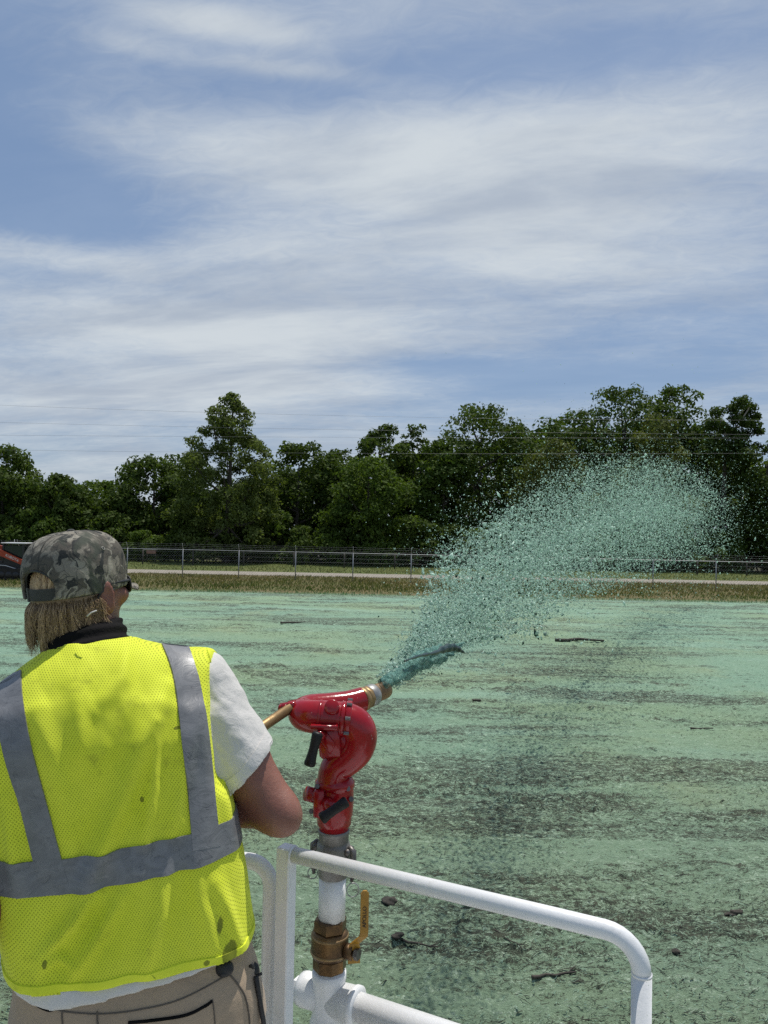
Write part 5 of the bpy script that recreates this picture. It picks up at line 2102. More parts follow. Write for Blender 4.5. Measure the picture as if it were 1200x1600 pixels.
def cloth(name, c1, c2, weave=900, bst=0.3, scale=6, rough=0.9):
    m, t, b, o = new_mat(name)
    pos = t.new('ShaderNodeTexCoord').outputs['Object']
    c = t.mix(t.ramp(t.noise(pos, scale, 6, 0.65), 0.35, 0.68), c1, c2)
    w = t.noise(pos, weave, 2, 0.5)
    c = t.mix(t.math('MULTIPLY', w, 0.25), c, tuple(k * 0.7 for k in c1))
    t.put(b.inputs['Base Color'], c)
    b.inputs['Roughness'].default_value = rough
    b.inputs['Specular IOR Level'].default_value = 0.2
    b.inputs['Sheen Weight'].default_value = 0.15
    h = t.math('ADD', t.math('MULTIPLY', t.noise(pos, 34, 5, 0.6, 0.6), 1.0), t.math('MULTIPLY', w, 0.12))
    bump(t, b, h, bst, 0.012)
    return m


M_SKIN = skin_mat()
M_VEST = vest_mat(True)
M_BIND = vest_mat(False)
M_SHIRT = cloth('grey_white_cotton', (0.68, 0.66, 0.625), (0.60, 0.58, 0.55), bst=0.35)
M_KHAKI = cloth('khaki_canvas', (0.43, 0.325, 0.225), (0.345, 0.26, 0.18), bst=0.4)
M_KHAKID = cloth('khaki_seam', (0.14, 0.115, 0.09), (0.11, 0.09, 0.07))
M_COLLAR = simple('black_knit', (0.005, 0.005, 0.005), (0.012, 0.011, 0.011), 0.9, scale=20, bmp=0.5, bscale=220, spec=0.12)
M_BLK = simple('black_webbing', (0.010, 0.010, 0.011), (0.022, 0.021, 0.022), 0.6, scale=30, bmp=0.4)


def reflective():
    m, t, b, o = new_mat('reflective_tape')
    pos = t.new('ShaderNodeTexCoord').outputs['Object']
    cr = t.noise(t.scale_vec(pos, (1, 1, 1.6)), 24, 5, 0.62, 1.2)
    c = t.mix(t.ramp(cr, 0.35, 0.66), (0.165, 0.167, 0.172), (0.215, 0.217, 0.222))
    line = t.ramp(t.math('ABSOLUTE', t.math('SUBTRACT', t.noise(pos, 9, 4, 0.55, 1.5), 0.5)), 0.010, 0.0)
    c = t.mix(t.math('MULTIPLY', line, 0.45), c, (0.07, 0.073, 0.082))
    t.put(b.inputs['Base Color'], c)
    b.inputs['Metallic'].default_value = 0.15
    b.inputs['Roughness'].default_value = 0.42
    bump(t, b, t.math('SUBTRACT', cr, t.math('MULTIPLY', line, 0.25)), 0.16, 0.010)
    return m


M_TAPE = reflective()
M_TEDGE = cloth('tape_edge', (0.42, 0.48, 0.20), (0.34, 0.40, 0.14), bst=0.2)

# -- garments by distance field


def garment(name, lo, hi, h, fn, mat, fold=None, uv=None, smooth=2):
    F = Field(lo, hi, h)
    fn(F)
    V, Q = F.nets(smooth)
    if fold is not None:
        N = vnormals(V, Q)
        dsp = N * fold(V, N)[:, None]
        if name == 'vest':
            dsp[:, 2] *= np.clip((V[:, 2] - HEMZ - 0.035) / 0.05, 0, 1)
        V = V + dsp
    u = uv(V) if uv is not None else None
    o = mesh_np(name, V, Q, mat, None, True, uv=u)
    rel(o, person)
    return o, V, Q


def body_uv(V):
    z = V[:, 2]
    cx, cy = np.interp(z, lz, lx_), np.interp(z, lz, ly_)
    X = (V[:, 0] - cx) * RB.x + (V[:, 1] - cy) * RB.y
    Y = (V[:, 0] - cx) * FB.x + (V[:, 1] - cy) * FB.y
    th = np.arctan2(X / 0.215, -Y / 0.15)
    return np.stack([np.where(Y < 0.02, X * 1.0 + 0.035 * np.sin(2 * th), np.sign(X) * 0.2 + 0.2 * th), z * 1.02], 1)


def seg_d(X, Z, a, b):
    ab = np.array([b[0] - a[0], b[1] - a[1]])
    L = ab @ ab
    t = np.clip(((X - a[0]) * ab[0] + (Z - a[1]) * ab[1]) / L, 0, 1)
    return np.hypot(X - a[0] - t * ab[0], Z - a[1] - t * ab[1]), t


def pix(px, py, d=1.29):
    q = P(px, py, d)
    return ((q - CC).dot(CR), (q - CC).dot(CU))


FOLDS = [  # polylines over the back (photograph pixels), height mm, width mm
    ([(262, 1075), (222, 1160), (186, 1260), (150, 1350), (112, 1440)], 11, 17),
    ([(246, 1130), (238, 1230), (228, 1320)], 7, 12),
    ([(300, 1120), (286, 1220), (262, 1330)], 5, 12),
    ([(262, 1345), (252, 1430), (225, 1520)], 9, 15),
    ([(150, 1395), (110, 1450), (62, 1500)], 9, 12),
    ([(190, 1400), (150, 1470), (104, 1540)], 7, 12),
    ([(60, 1520), (86, 1500), (112, 1512)], 5, 9),
    ([(300, 1340), (310, 1400), (330, 1480)], 4, 14),
    ([(120, 1060), (128, 1130), (120, 1200)], 4, 16),
    ([(56, 1110), (84, 1200), (110, 1300)], 4, 18),
    ([(200, 1010), (190, 1060), (150, 1110)], 5, 16),
    ([(345, 1140), (352, 1240), (368, 1330)], 4, 10),
    ([(10, 1250), (20, 1320), (30, 1390)], 6, 12),
    ([(340, 1380), (362, 1440), (380, 1490)], 5, 12),
]


def vest_fold(V, N):
    q = V - np.array(CC)
    X, Z, D = q @ np.array(CR), q @ np.array(CU), q @ np.array(CF)
    X, Z = X / D * 1.29, Z / D * 1.29
    back = np.clip(-(N @ np.array(FB)) * 1.6 + 0.5, 0, 1)
    out = 0
    for pl, amp, w in FOLDS:
        pts = [pix(*p) for p in pl]
        best = None
        L = len(pts) - 1
        for i in range(L):
            d, t = seg_d(X, Z, pts[i], pts[i + 1])
            s = (i + t) / L
            if best is None:
                best, bs = d, s
            else:
                m_ = d < best
                best, bs = np.where(m_, d, best), np.where(m_, s, bs)
        env = np.clip(np.sin(np.pi * np.clip(bs, 0.04, 0.96)), 0, 1) ** 0.5
        ww = w * 1e-3
        out = out + 2.4e-3 * amp * env * (np.exp(-(best / ww) ** 2) - 0.45 * np.exp(-(best / (2.4 * ww)) ** 2))
    nz_ = fbm(X * 16 + Z * 4, Z * 5, 3, 91) - 0.5
    nz2 = fbm(X * 38 + Z * 9, Z * 14, 3, 95) - 0.5
    low = np.clip((HEMZ + 0.25 - V[:, 2]) / 0.25, 0, 1)
    return np.maximum(-0.010, out + nz_ * 0.010 + nz2 * 0.004) * (0.35 + 0.65 * back) + low * back * 0.006 * np.sin(X * 55 + Z * 12)


def f_vest(F):
    s, g = F.sub(F.lo, F.lo + F.h * np.array(F.F.shape))
    F.blend(s, d_torso(g, 0.0), 0)
    F.cap(NB, SHR, 0.058, 0.083, 0.05)
    F.cap(SHR, SHR + AXR * 0.10, 0.083, 0.083, 0.03)
    F.cap(NB, SHL, 0.060, 0.074, 0.05)
    F.cap(SHR - UP * 0.01, SHL - UP * 0.005, 0.068, 0.060, 0.05)
    # upper back bulges between the shoulder blades
    ub = P(148, 1140, 1.40)
    F.ell(ub, MB3, (0.17, 0.115, 0.15), 0.07)
    s, g = F.sub(F.lo, F.lo + F.h * np.array(F.F.shape))
    F.cut(s, HEMZ + HTILT * ((g[0] - WAIST.x) * RB.x + (g[1] - WAIST.y) * RB.y) - g[2])
    # arm holes and neck opening
    s, g = F.sub(np.array(NT_) - 0.3, np.array(NT_) + 0.3)
    F.cut(s, -Field.d_cap(g, P(138, 1012, 1.47), P(126, 900, 1.48), 0.083, 0.11))
    F.plane(P(337, 1060, 1.45), Vector((0.985, 0.10, 0.02)) * 1.0) if False else None
    # the vest ends at the tip of the shoulder
    s, g = F.sub(F.lo, F.lo + F.h * np.array(F.F.shape))
    pl = P(334, 1040, 1.53)
    nr = (CR * 0.985 - CU * (-0.13) + CF * 0.05)
    dpl = (g[0] - pl.x) * nr.x + (g[1] - pl.y) * nr.y + (g[2] - pl.z) * nr.z
    zc = P(350, 1190, 1.51).z
    F.cut(s, np.where(g[2] > zc, dpl, dpl - (zc - g[2]) * 0.45))
    pl2 = SHL - RB * 0.015
    F.cut(s, -((g[0] - pl2.x) * RB.x + (g[1] - pl2.y) * RB.y) - np.clip(zc - g[2], 0, 1))


lo = np.array(WAIST) + np.array([-0.45, -0.38, -0.08])
hi = np.array(WAIST) + np.array([0.38, 0.40, 0.80])
vest, VV_, VQ_ = garment('vest', lo, hi, 0.0058, f_vest, M_VEST, vest_fold, body_uv, 2)
VBVH = BVHTree.FromPolygons([tuple(v) for v in VV_], [tuple(int(i) for i in q) for q in VQ_])


def subv(o, p):
    """o (world coordinates) becomes a child of part p, which is a child of the person"""
    o.parent = p
    o.matrix_parent_inverse = Matrix.Translation(-Vector(person.location)) if False else Matrix.Identity(4)
    return o


def eye_hit(px, py, off=0.0025, bvh=None):
    d = (P(px, py, 1.0) - CC).normalized()
    h, n, i, l = (bvh or VBVH).ray_cast(CC, d, 3.0)
    if h is None:
        return None, None
    return h + n * off, n


def tape(name, left, right, mat, parent, nl=40, nw=7, off=0.003, thick=0.0016, bvh=None):
    """band on the back between two pixel polylines, laid on the cloth"""
    L = smooth_path(left, 12)
    R = smooth_path(right, 12)
    V = []
    ok = []
    for i in range(nl):
        t = i / (nl - 1)
        a = L[min(int(t * (len(L) - 1)), len(L) - 1)]
        b = R[min(int(t * (len(R) - 1)), len(R) - 1)]
        for k in range(nw):
            s = k / (nw - 1)
            h, n = eye_hit(a[0] + (b[0] - a[0]) * s, a[1] + (b[1] - a[1]) * s, off, bvh)
            V.append((h, n))
    return band_from(name, V, nl, nw, mat, parent, thick)


def band_from(name, V, nl, nw, mat, parent, thick):
    pts = []
    last = next((v for v in V if v[0] is not None), None)
    for h, n in V:
        if h is not None and last is not None and (h - last[0]).length > 0.09:
            h = None
        if h is None:
            h, n = last if last else (Vector((0, 0, 0)), Vector((0, -1, 0)))
        else:
            last = (h, n)
        pts.append((h, n))
    top = [tuple(h) for h, n in pts]
    bot = [tuple(h - n * (thick + 0.004)) for h, n in pts]
    k = len(top)
    q = []
    for i in range(nl - 1):
        for j in range(nw - 1):
            a = i * nw + j
            q.append((a, a + 1, a + nw + 1, a + nw))
            q.append((k + a, k + a + nw, k + a + nw + 1, k + a + 1))
    for i in range(nl - 1):
        for j in (0, nw - 1):
            a = i * nw + j
            e = (a, a + nw, k + a + nw, k + a)
            q.append(e if j == 0 else e[::-1])
    for j in range(nw - 1):
        for i in (0, nl - 1):
            a = i * nw + j
            e = (a + 1, a, k + a, k + a + 1)
            q.append(e if i == 0 else e[::-1])
    o = mesh_np(name, top + bot, np.array(q), mat, None, True)
    o.data.set_sharp_from_angle(angle=rad(50))
    return subv(o, parent)


def ring_band(name, zc, wid, th0, th1, mat, parent, n=90, nw=6, off=0.003, thick=0.0016, bvh=None, tilt=0.0):
    V = []
    for i in range(n):
        th = th0 + (th1 - th0) * i / (n - 1)
        for k in range(nw):
            z = zc + wid * (k / (nw - 1) - 0.5)
            cx, cy = float(np.interp(z, lz, lx_)), float(np.interp(z, lz, ly_))
            d = RB * math.sin(th) - FB * math.cos(th)
            z2 = z + tilt * math.sin(th) * 0.2
            o_ = Vector((cx, cy, z2))
            h, nn_, ii, l = (bvh or VBVH).ray_cast(o_ + d * 0.6, -d, 0.8)
            V.append((h + nn_ * off, nn_) if h is not None else (None, None))
    return band_from(name, V, n, nw, mat, parent, thick)


# horizontal tape, then the two upright ones (the left one leans out to the left shoulder)
ZB = (P(190, 1364, 1.25).z)
b0 = ring_band('reflective_tape', ZB, 0.053, -math.pi, math.pi - 0.001, M_TAPE, vest, 130, 7, 0.0030, tilt=0.06)
t1 = tape('reflective_tape', [(250, 1002), (268, 1050), (279, 1120), (291, 1220), (301, 1330)], [(293, 1006), (310, 1060), (322, 1130), (332, 1220), (343, 1322)], M_TAPE, vest, 46, 7, 0.0034)
t2 = tape('reflective_tape', [(-28, 1076), (-8, 1120), (10, 1190), (34, 1270), (64, 1392)], [(34, 1048), (36, 1090), (48, 1160), (72, 1250), (106, 1378)], M_TAPE, vest, 46, 7, 0.0034)
ring_band('hem_binding', HEMZ + 0.008, 0.017, -math.pi, math.pi - 0.001, M_BIND, vest, 130, 4, 0.0022, tilt=HTILT)
tape('armhole_binding', [(322, 1010), (336, 1070), (344, 1150), (347, 1225)], [(331, 1012), (343, 1075), (350, 1150), (353, 1225)], M_BIND, vest, 40, 3, 0.002)


# -- t-shirt
SHEM_L = P(190, 1572, 1.225)


def f_shirt(F):
    s, g = F.sub(F.lo, F.lo + F.h * np.array(F.F.shape))
    F.blend(s, np.where(g[2] > HEMZ + 0.008, d_torso(g, -0.024, zhi=ZTOP - 0.02), d_torso(g, -0.006)), 0)
    F.cap(NB, SHR, 0.046, 0.062, 0.05)
    F.cap(NB, SHL, 0.046, 0.062, 0.05)
    z0_ = SHEM_L.z
    X = (g[0] - WAIST.x) * RB.x + (g[1] - WAIST.y) * RB.y
    F.cut(s, (z0_ + 0.10 * (X - (-0.03)) + 0.05 * np.maximum(X - 0.06, 0) + 0.35 * np.maximum(-0.14 - X, 0)) - g[2])
    # sleeves: wide at the shoulder, flat hem
    for S, A, E, W_, hem in ((SHR, AXR, ELR, WRR, P(395, 1194, 1.50)), (SHL, AXL, ELL, WRL, SHL + AXL * 0.19)):
        end = S + A * 0.30
        G_ = Field(np.array(S) - 0.35, np.array(S) + 0.35, F.h)
        # evaluate on the same grid
        s2, g2 = F.sub(np.minimum(np.array(S), np.array(end)) - 0.15, np.maximum(np.array(S), np.array(end)) + 0.15)
        d = Field.d_cap(g2, S + UP * 0.004, end, 0.0785, 0.0640)
        nr = (CR * 0.70 - CU * 0.70 + CF * 0.10).normalized() if S is SHR else A
        d = np.maximum(d, (g2[0] - hem.x) * nr.x + (g2[1] - hem.y) * nr.y + (g2[2] - hem.z) * nr.z)
        F.blend(s2, d, 0.018)
        # open end
        dh = np.maximum(Field.d_cap(g2, S, S + A * 0.36, 0.058, 0.0575), -((g2[0] - hem.x) * nr.x + (g2[1] - hem.y) * nr.y + (g2[2] - hem.z) * nr.z) - 0.035)
        F.cut(s2, -dh)


def shirt_fold(V, N):
    t = (V - np.array(SHR)) @ np.array(AXR)
    f = fbm(V[:, 0] * 14, V[:, 2] * 14 + V[:, 1] * 9, 4, 33) - 0.5
    side = (V - np.array(SHR)) @ np.array(CR)
    dg = fbm((V[:, 0] + V[:, 2]) * 20, (V[:, 2] - V[:, 0]) * 7, 3, 37) - 0.5
    hemd = np.clip(np.abs((V - np.array(P(395, 1194, 1.50))) @ np.array((CR * 0.70 - CU * 0.70 + CF * 0.10).normalized())) / 0.05, 0.12, 1)
    low = np.clip((V[:, 2] - SHEM_L.z - 0.02) / 0.08, 0.15, 1)
    return (f * 0.012 + dg * 0.014) * hemd * low


lo = np.array(WAIST) + np.array([-0.52, -0.42, -0.10])
hi = np.array(WAIST) + np.array([0.52, 0.42, 0.72])
shirt, SV, SQ = garment('t_shirt', lo, hi, 0.0052, f_shirt, M_SHIRT, shirt_fold, None, 2)
SBVH = BVHTree.FromPolygons([tuple(v) for v in SV], [tuple(int(i) for i in q) for q in SQ])
# sleeve hem: a stitched double fold
tape('sleeve_hem', [(352, 1221), (375, 1204), (400, 1170), (418, 1141)], [(359, 1235), (383, 1217), (411, 1186), (429, 1157)], M_SHIRT, shirt, 30, 5, 0.0022, 0.002, SBVH)

# -- trousers
HIPR, HIPL = WAIST + RB * 0.105 + Vector((0, 0, -0.13)), WAIST - RB * 0.105 + Vector((0, 0, -0.13))
FTR, FTL = WAIST + RB * 0.15 + FB * 0.06, WAIST - RB * 0.16 - FB * 0.02
FTR.z = FTL.z = DECK + 0.08
KNR, KNL = HIPR.lerp(FTR, 0.5) + FB * 0.03, HIPL.lerp(FTL, 0.5) + FB * 0.03


def f_trouser(F):
    s, g = F.sub(F.lo, F.lo + F.h * np.array(F.F.shape))
    gr = lambda z: np.clip((SHEM_L.z + 0.045 - z) / 0.10, 0, 1) * 0.020
    F.blend(s, d_torso(g, -0.021, 3.0, zlo=WAIST.z - 0.13, grow=gr), 0)
    for H, K, T in ((HIPR, KNR, FTR), (HIPL, KNL, FTL)):
        F.cap(H, K, 0.112, 0.088, 0.05)
        F.cap(K, T, 0.088, 0.082, 0.03)
    for sgn in (-1, 1):
        F.ell(WAIST + RB * (0.085 * sgn) - FB * 0.075 + Vector((0, 0, -0.11)), MB3, (0.10, 0.085, 0.10), 0.05)
    F.plane((0, 0, BELTZ + 0.035), (0, 0, 1))
    F.plane((0, 0, DECK + 0.035), (0, 0, -1))


def tr_fold(V, N):
    f = fbm(V[:, 0] * 9 + V[:, 1] * 7, V[:, 2] * 16, 4, 43) - 0.5
    return f * 0.014 * np.clip((SHEM_L.z + 0.0 - V[:, 2]) / 0.12, 0.1, 1)


lo = (min(FTL.x, WAIST.x) - 0.30, min(FTL.y, WAIST.y) - 0.30, DECK)
hi = (max(FTR.x, WAIST.x) + 0.32, max(FTR.y, WAIST.y) + 0.32, BELTZ + 0.07)
trou, TV, TQ = garment('trousers', lo, hi, 0.0075, f_trouser, M_KHAKI, tr_fold, None, 2)
TBVH = BVHTree.FromPolygons([tuple(v) for v in TV], [tuple(int(i) for i in q) for q in TQ])


def seam(name, pts, r, mat, bvh=TBVH, parent=trou, off=0.0005):
    pp = []
    for p in smooth_path(pts, 8):
        h, n = eye_hit(p[0], p[1], off, bvh)
        if h is not None:
            pp.append(h)
    if len(pp) < 3:
        return None
    m = MB()
    m.tube(pp, r, 6)
    return subv(m.build(name, mat), parent)


seam('waistband_seam', [(60, 1568), (100, 1580), (160, 1584), (220, 1577), (280, 1562), (340, 1532), (356, 1520)], 0.0014, M_KHAKID)
seam('pocket_opening', [(200, 1598), (240, 1594), (290, 1586), (320, 1572), (331, 1564)], 0.0026, M_COLLAR)
seam('pocket_seam', [(332, 1562), (334, 1578), (336, 1600)], 0.0012, M_KHAKID)
seam('side_seam', [(356, 1520), (370, 1536), (382, 1555), (388, 1580), (390, 1602)], 0.0018, M_KHAKID)
seam('belt_loop', [(97, 1575), (97, 1588), (98, 1602)], 0.0014, M_KHAKID)
seam('belt_loop', [(152, 1580), (152, 1592), (153, 1602)], 0.0014, M_KHAKID)
seam('pocket_opening', [(50, 1562), (62, 1572), (78, 1578), (88, 1574)], 0.0028, M_COLLAR)

# boots
M_BOOT = simple('brown_leather', (0.07, 0.045, 0.03), (0.11, 0.075, 0.05), 0.6, scale=12, bmp=0.3)
for T in (FTR, FTL):
    F = Field(np.array(T) + np.array([-0.2, -0.25, -0.09]), np.array(T) + np.array([0.2, 0.30, 0.14]), 0.007)
    F.cap(T + FB * (-0.05) + Vector((0, 0, -0.035)), T + FB * 0.15 + Vector((0, 0, -0.042)), 0.044, 0.040, 0.02)
    F.cap(T + Vector((0, 0, -0.02)), T + Vector((0, 0, 0.10)), 0.056, 0.060, 0.03)
    F.plane((0, 0, DECK + 0.012), (0, 0, -1))
    V, Q = F.nets(1)
    rel(mesh_np('boot', V, Q, M_BOOT), person)
    m = MB()
    m.tube([T + FB * (-0.085) + Vector((0, 0, -0.0735)), T + FB * 0.185 + Vector((0, 0, -0.0735))], [0.030, 0.034], 12)
    m.v[0][:, 2] = np.clip(m.v[0][:, 2], DECK + 0.001, DECK + 0.022)
    rel(m.build('sole', M_RUBBER), person)

# -- collar (black knit tube round the neck)
NA = (NT_ - NB).normalized()


def f_collar(F):
    s, g = F.sub(F.lo, F.lo + F.h * np.array(F.F.shape))
    F.cap(P(138, 1046, 1.452), P(133, 985, 1.480), 0.097, 0.069, 0)
    F.cap(P(133, 985, 1.480), P(128, 960, 1.488), 0.069, 0.062, 0.01)
    F.cap(NB, NB.lerp(SHL, 0.42), 0.066, 0.050, 0.03)
    F.cap(NB, NB.lerp(SHR, 0.3), 0.062, 0.050, 0.03)
    F.plane(P(140, 972, 1.475), (-0.10 * CR + 0.995 * CU + 0.10 * CF))


lo = np.array(NB) - np.array([0.2, 0.2, 0.12])
collar, _v, _q = garment('collar', lo, lo + np.array([0.4, 0.4, 0.34]), 0.004, f_collar, M_COLLAR,
                         lambda V, N: 0.003 * np.sin(V @ np.array(NA) * 260) + 0.004 * (fbm(V[:, 0] * 30, V[:, 2] * 30, 3, 5) - 0.5))

# ------------------------------------------------------------------ head frame
H0 = P(119, 915, 1.492)
_yaw, _pit, _rol = rad(19), rad(6), rad(4.5)
Hf = Vector((math.sin(_yaw), math.cos(_yaw), 0))
Hr = Vector((math.cos(_yaw), -math.sin(_yaw), 0))
Hu = UP.copy()
Hf, Hu = Hf * math.cos(_pit) + Hu * math.sin(_pit), Hu * math.cos(_pit) - Hf * math.sin(_pit)
Hr, Hu = Hr * math.cos(_rol) + Hu * math.sin(_rol), Hu * math.cos(_rol) - Hr * math.sin(_rol)
HM = [np.array(Hr), np.array(Hf), np.array(Hu)]


HS = 0.885


def RS(*r_):
    return tuple(v * HS for v in r_)


def H(x, y, z):
    return H0 + (Hr * x + Hf * y + Hu * z) * HS


# -- body: arms, neck and trunk as one skin, head and hands at a finer grain in the same mesh
def f_body(F):
    s, g = F.sub(F.lo, F.lo + F.h * np.array(F.F.shape))
    F.blend(s, d_torso(g, -0.030, zlo=WAIST.z - 0.12, zhi=ZTOP - 0.04), 0)
    F.cap(NB - UP * 0.03, H(0, -0.01, -0.06), 0.056, 0.055, 0.03)
    F.cap(NB - UP * 0.03, SHR, 0.04, 0.05, 0.05)
    F.cap(NB - UP * 0.03, SHL, 0.04, 0.05, 0.05)
    for S, E, W_, k in ((SHR, ELR, WRR, 1), (SHL, ELL, WRL, -1)):
        md = S.lerp(E, 0.55)
        F.cap(S, md, 0.054, 0.0535, 0.02)
        F.cap(md, E, 0.0535, 0.0445, 0.02)
        fm = E.lerp(W_, 0.30)
        F.cap(E, fm, 0.0445, 0.0475, 0.012)
        F.cap(fm, W_, 0.0465, 0.030, 0.02)
        ol = E + (E - S).normalized() * 0.020 - (W_ - E).normalized() * 0.018
        F.cap(ol, ol, 0.031, 0.031, 0.03)
    for Hh, K, T in ((HIPR, KNR, FTR), (HIPL, KNL, FTL)):
        F.cap(Hh, K, 0.085, 0.062, 0.04)
        F.cap(K, T - UP * 0.03, 0.062, 0.045, 0.03)


lo = (min(FTL.x, ELL.x, SHL.x) - 0.15, min(ELL.y, SHL.y) - 0.2, DECK + 0.02)
hi = (ELR.x + 0.15, WRR.y + 0.2, H0.z)
F = Field(lo, hi, 0.0075)
f_body(F)
BV, BQ = F.nets(2)


def f_head(F):
    F.ell(H(0, -0.004, 0.004), HM, RS(0.076, 0.096, 0.104), 0)
    F.ell(H(0, 0.030, -0.055), HM, RS(0.058, 0.066, 0.072), 0.03)
    F.ell(H(0, 0.058, -0.095), HM, RS(0.036, 0.034, 0.026), 0.025)       # chin
    F.cap(H(0, 0.096, 0.000), H(0, 0.116, -0.038), 0.009, 0.014, 0.012)  # nose
    F.cap(H(-0.02, 0.090, -0.066), H(0.02, 0.090, -0.066), 0.008, 0.008, 0.008)  # mouth
    F.cap(H(-0.017, 0.088, -0.078), H(0.017, 0.088, -0.078), 0.008, 0.008, 0.006)
    for k in (-1, 1):
        F.ell(H(0.050 * k, 0.078, -0.035), HM, RS(0.022, 0.016, 0.018), 0.02)
    F.cap(H(0, -0.012, -0.06), NB - UP * 0.02, 0.056, 0.058, 0.03)
    for k in (-1, 1):
        M2 = [np.array((Hr * (0.86 * k) - Hf * 0.5).normalized()), np.array((Hf * 0.86 + Hr * (0.5 * k)).normalized()), np.array(Hu)]
        F.ell(H(0.085 * k, -0.010, -0.022), M2, RS(0.0065, 0.019, 0.033), 0.006)
        F.ell(H(0.083 * k, -0.004, -0.050), M2, RS(0.006, 0.010, 0.013), 0.008)
        s, g = F.sub(np.array(H(0.09 * k, 0, -0.02)) - 0.04, np.array(H(0.09 * k, 0, -0.02)) + 0.04)
        F.cut(s, -Field.d_ell(g, H(0.0945 * k, -0.009, -0.022), M2, RS(0.005, 0.011, 0.022)))


lo = np.array(H0) - np.array([0.17, 0.17, 0.20])
F = Field(lo, lo + np.array([0.34, 0.34, 0.36]), 0.0036)
f_head(F)
HV, HQ = F.nets(2)


def hand(W_, E, c, sgn):
    """fist round the tiller at point c; W_ wrist; sgn: which way the thumb lies along the bar"""
    F = Field(np.array(c) - 0.13, np.array(c) + 0.13, 0.003)
    ax_ = tdir * sgn
    to = (W_ - c)
    to = (to - ax_ * to.dot(ax_)).normalized()
    nn_ = ax_.cross(to)
    R = 0.0118
    k1 = c + to * (R + 0.012)
    F.cap(W_, k1 + to * 0.03, 0.027, 0.024, 0)
    for i in range(4):
        o_ = (i - 1.5) * 0.0195
        F.cap(k1 + to * 0.035 + ax_ * (o_ * 0.7), k1 + ax_ * o_ + nn_ * 0.012, 0.0145, 0.0125, 0.012)
    for i in range(4):
        o_ = (i - 1.5) * 0.0205
        fr = (0.0088, 0.0094, 0.0092, 0.0080)[i]
        span_ = (4.0, 4.3, 4.2, 3.8)[i]
        prev = None
        for q in range(8):
            a = 0.55 + span_ * q / 7
            rr_ = R + fr * 0.95 + (0.004 if q in (2, 4) else 0)
            p = c + to * (math.cos(a) * rr_) + nn_ * (math.sin(a) * rr_) + ax_ * (o_ + 0.001 * q)
            if prev is not None:
                F.cap(prev, p, fr, fr * (1 - 0.015 * q), 0.0015)
            else:
                F.cap(k1 + ax_ * o_ + nn_ * 0.010, p, fr * 1.15, fr, 0.004)
            prev = p
    # thumb leaves the side of the palm and closes from the other side
    tb = k1 + to * 0.028 + ax_ * 0.032 - nn_ * 0.004
    t1_ = c + to * (R * 0.9) - nn_ * (R + 0.010) + ax_ * 0.044
    t2_ = c - to * 0.004 - nn_ * (R + 0.0105) + ax_ * 0.036
    t3_ = c - to * (R + 0.008) - nn_ * 0.012 + ax_ * 0.026
    F.cap(tb, t1_, 0.0135, 0.0108, 0.008)
    F.cap(t1_, t2_, 0.0108, 0.0100, 0.003)
    F.cap(t2_, t3_, 0.0100, 0.0085, 0.003)
    return F.nets(1)


def on_bar(p):
    return T0 + tdir * (p - T0).dot(tdir)


g1, g2 = on_bar(WRR + tdir * 0.03), on_bar(WRL + Vector((0.10, 0.03, 0)))
R1V, R1Q = hand(WRR, ELR, g1, 1)
L1V, L1Q = hand(WRL, ELL, g2, 1)
av, aq, o_ = [], [], 0
for V, Q in ((BV, BQ), (HV, HQ), (R1V, R1Q), (L1V, L1Q)):
    av.append(V)
    aq.append(Q + o_)
    o_ += len(V)
body = rel(mesh_np('body', np.concatenate(av), np.concatenate(aq), M_SKIN), person)

# ------------------------------------------------------------------ cap


def camo():
    m, t, b, o = new_mat('camouflage_cloth')
    pos = t.new('ShaderNodeTexCoord').outputs['Object']
    w = t.noise(pos, 11, 3, 0.6, col=True)
    p2 = t.vmath('ADD', pos, t.scale_vec(w, (0.10, 0.10, 0.10)))
    c = t.mix(t.ramp(t.noise(p2, 13, 3, 0.5, 1.2), 0.46, 0.52), (0.225, 0.205, 0.165), (0.105, 0.095, 0.078))
    c = t.mix(t.ramp(t.noise(t.scale_vec(p2, (1, 1, 0.45)), 24, 3, 0.5, 1.6), 0.57, 0.60), c, (0.285, 0.265, 0.215))
    c = t.mix(t.ramp(t.noise(t.scale_vec(p2, (1.0, 1.0, 0.35)), 20, 4, 0.55, 1.8), 0.575, 0.60), c, (0.036, 0.038, 0.036))
    c = t.mix(t.math('MULTIPLY', t.ramp(t.voro(p2, 38, 'DISTANCE_TO_EDGE'), 0.045, 0.0), 0.8), c, (0.052, 0.054, 0.050))
    c = t.mix(t.ramp(t.noise(p2, 9, 3, 0.5, 1.0), 0.60, 0.68), c, (0.070, 0.078, 0.060))
    t.put(b.inputs['Base Color'], c)
    b.inputs['Roughness'].default_value = 0.88
    b.inputs['Specular IOR Level'].default_value = 0.2
    bump(t, b, t.math('ADD', t.noise(pos, 42, 4, 0.6), t.math('MULTIPLY', t.noise(pos, 700, 2, 0.5), 0.15)), 0.4, 0.008)
    return m


M_CAMO = camo()
M_CAMOD = cloth('dark_strap', (0.060, 0.062, 0.056), (0.045, 0.046, 0.042), scale=30)
CAPC = (0, 0.002, 0.014)
CR_ = (0.0875, 0.108, 0.106)


def cap_surf(th, z, off=0.0):
    """point on the cap at angle th (0 = back, + = right) and height z above the head centre"""
    zz_ = min(max((z - CAPC[2]) / (CR_[2] + off), -0.999), 0.999)
    k = (1 - abs(zz_) ** 2.9) ** (1 / 2.9)
    return H(CAPC[0] + math.sin(th) * (CR_[0] + off) * k, CAPC[1] - math.cos(th) * (CR_[1] + off) * k, z)


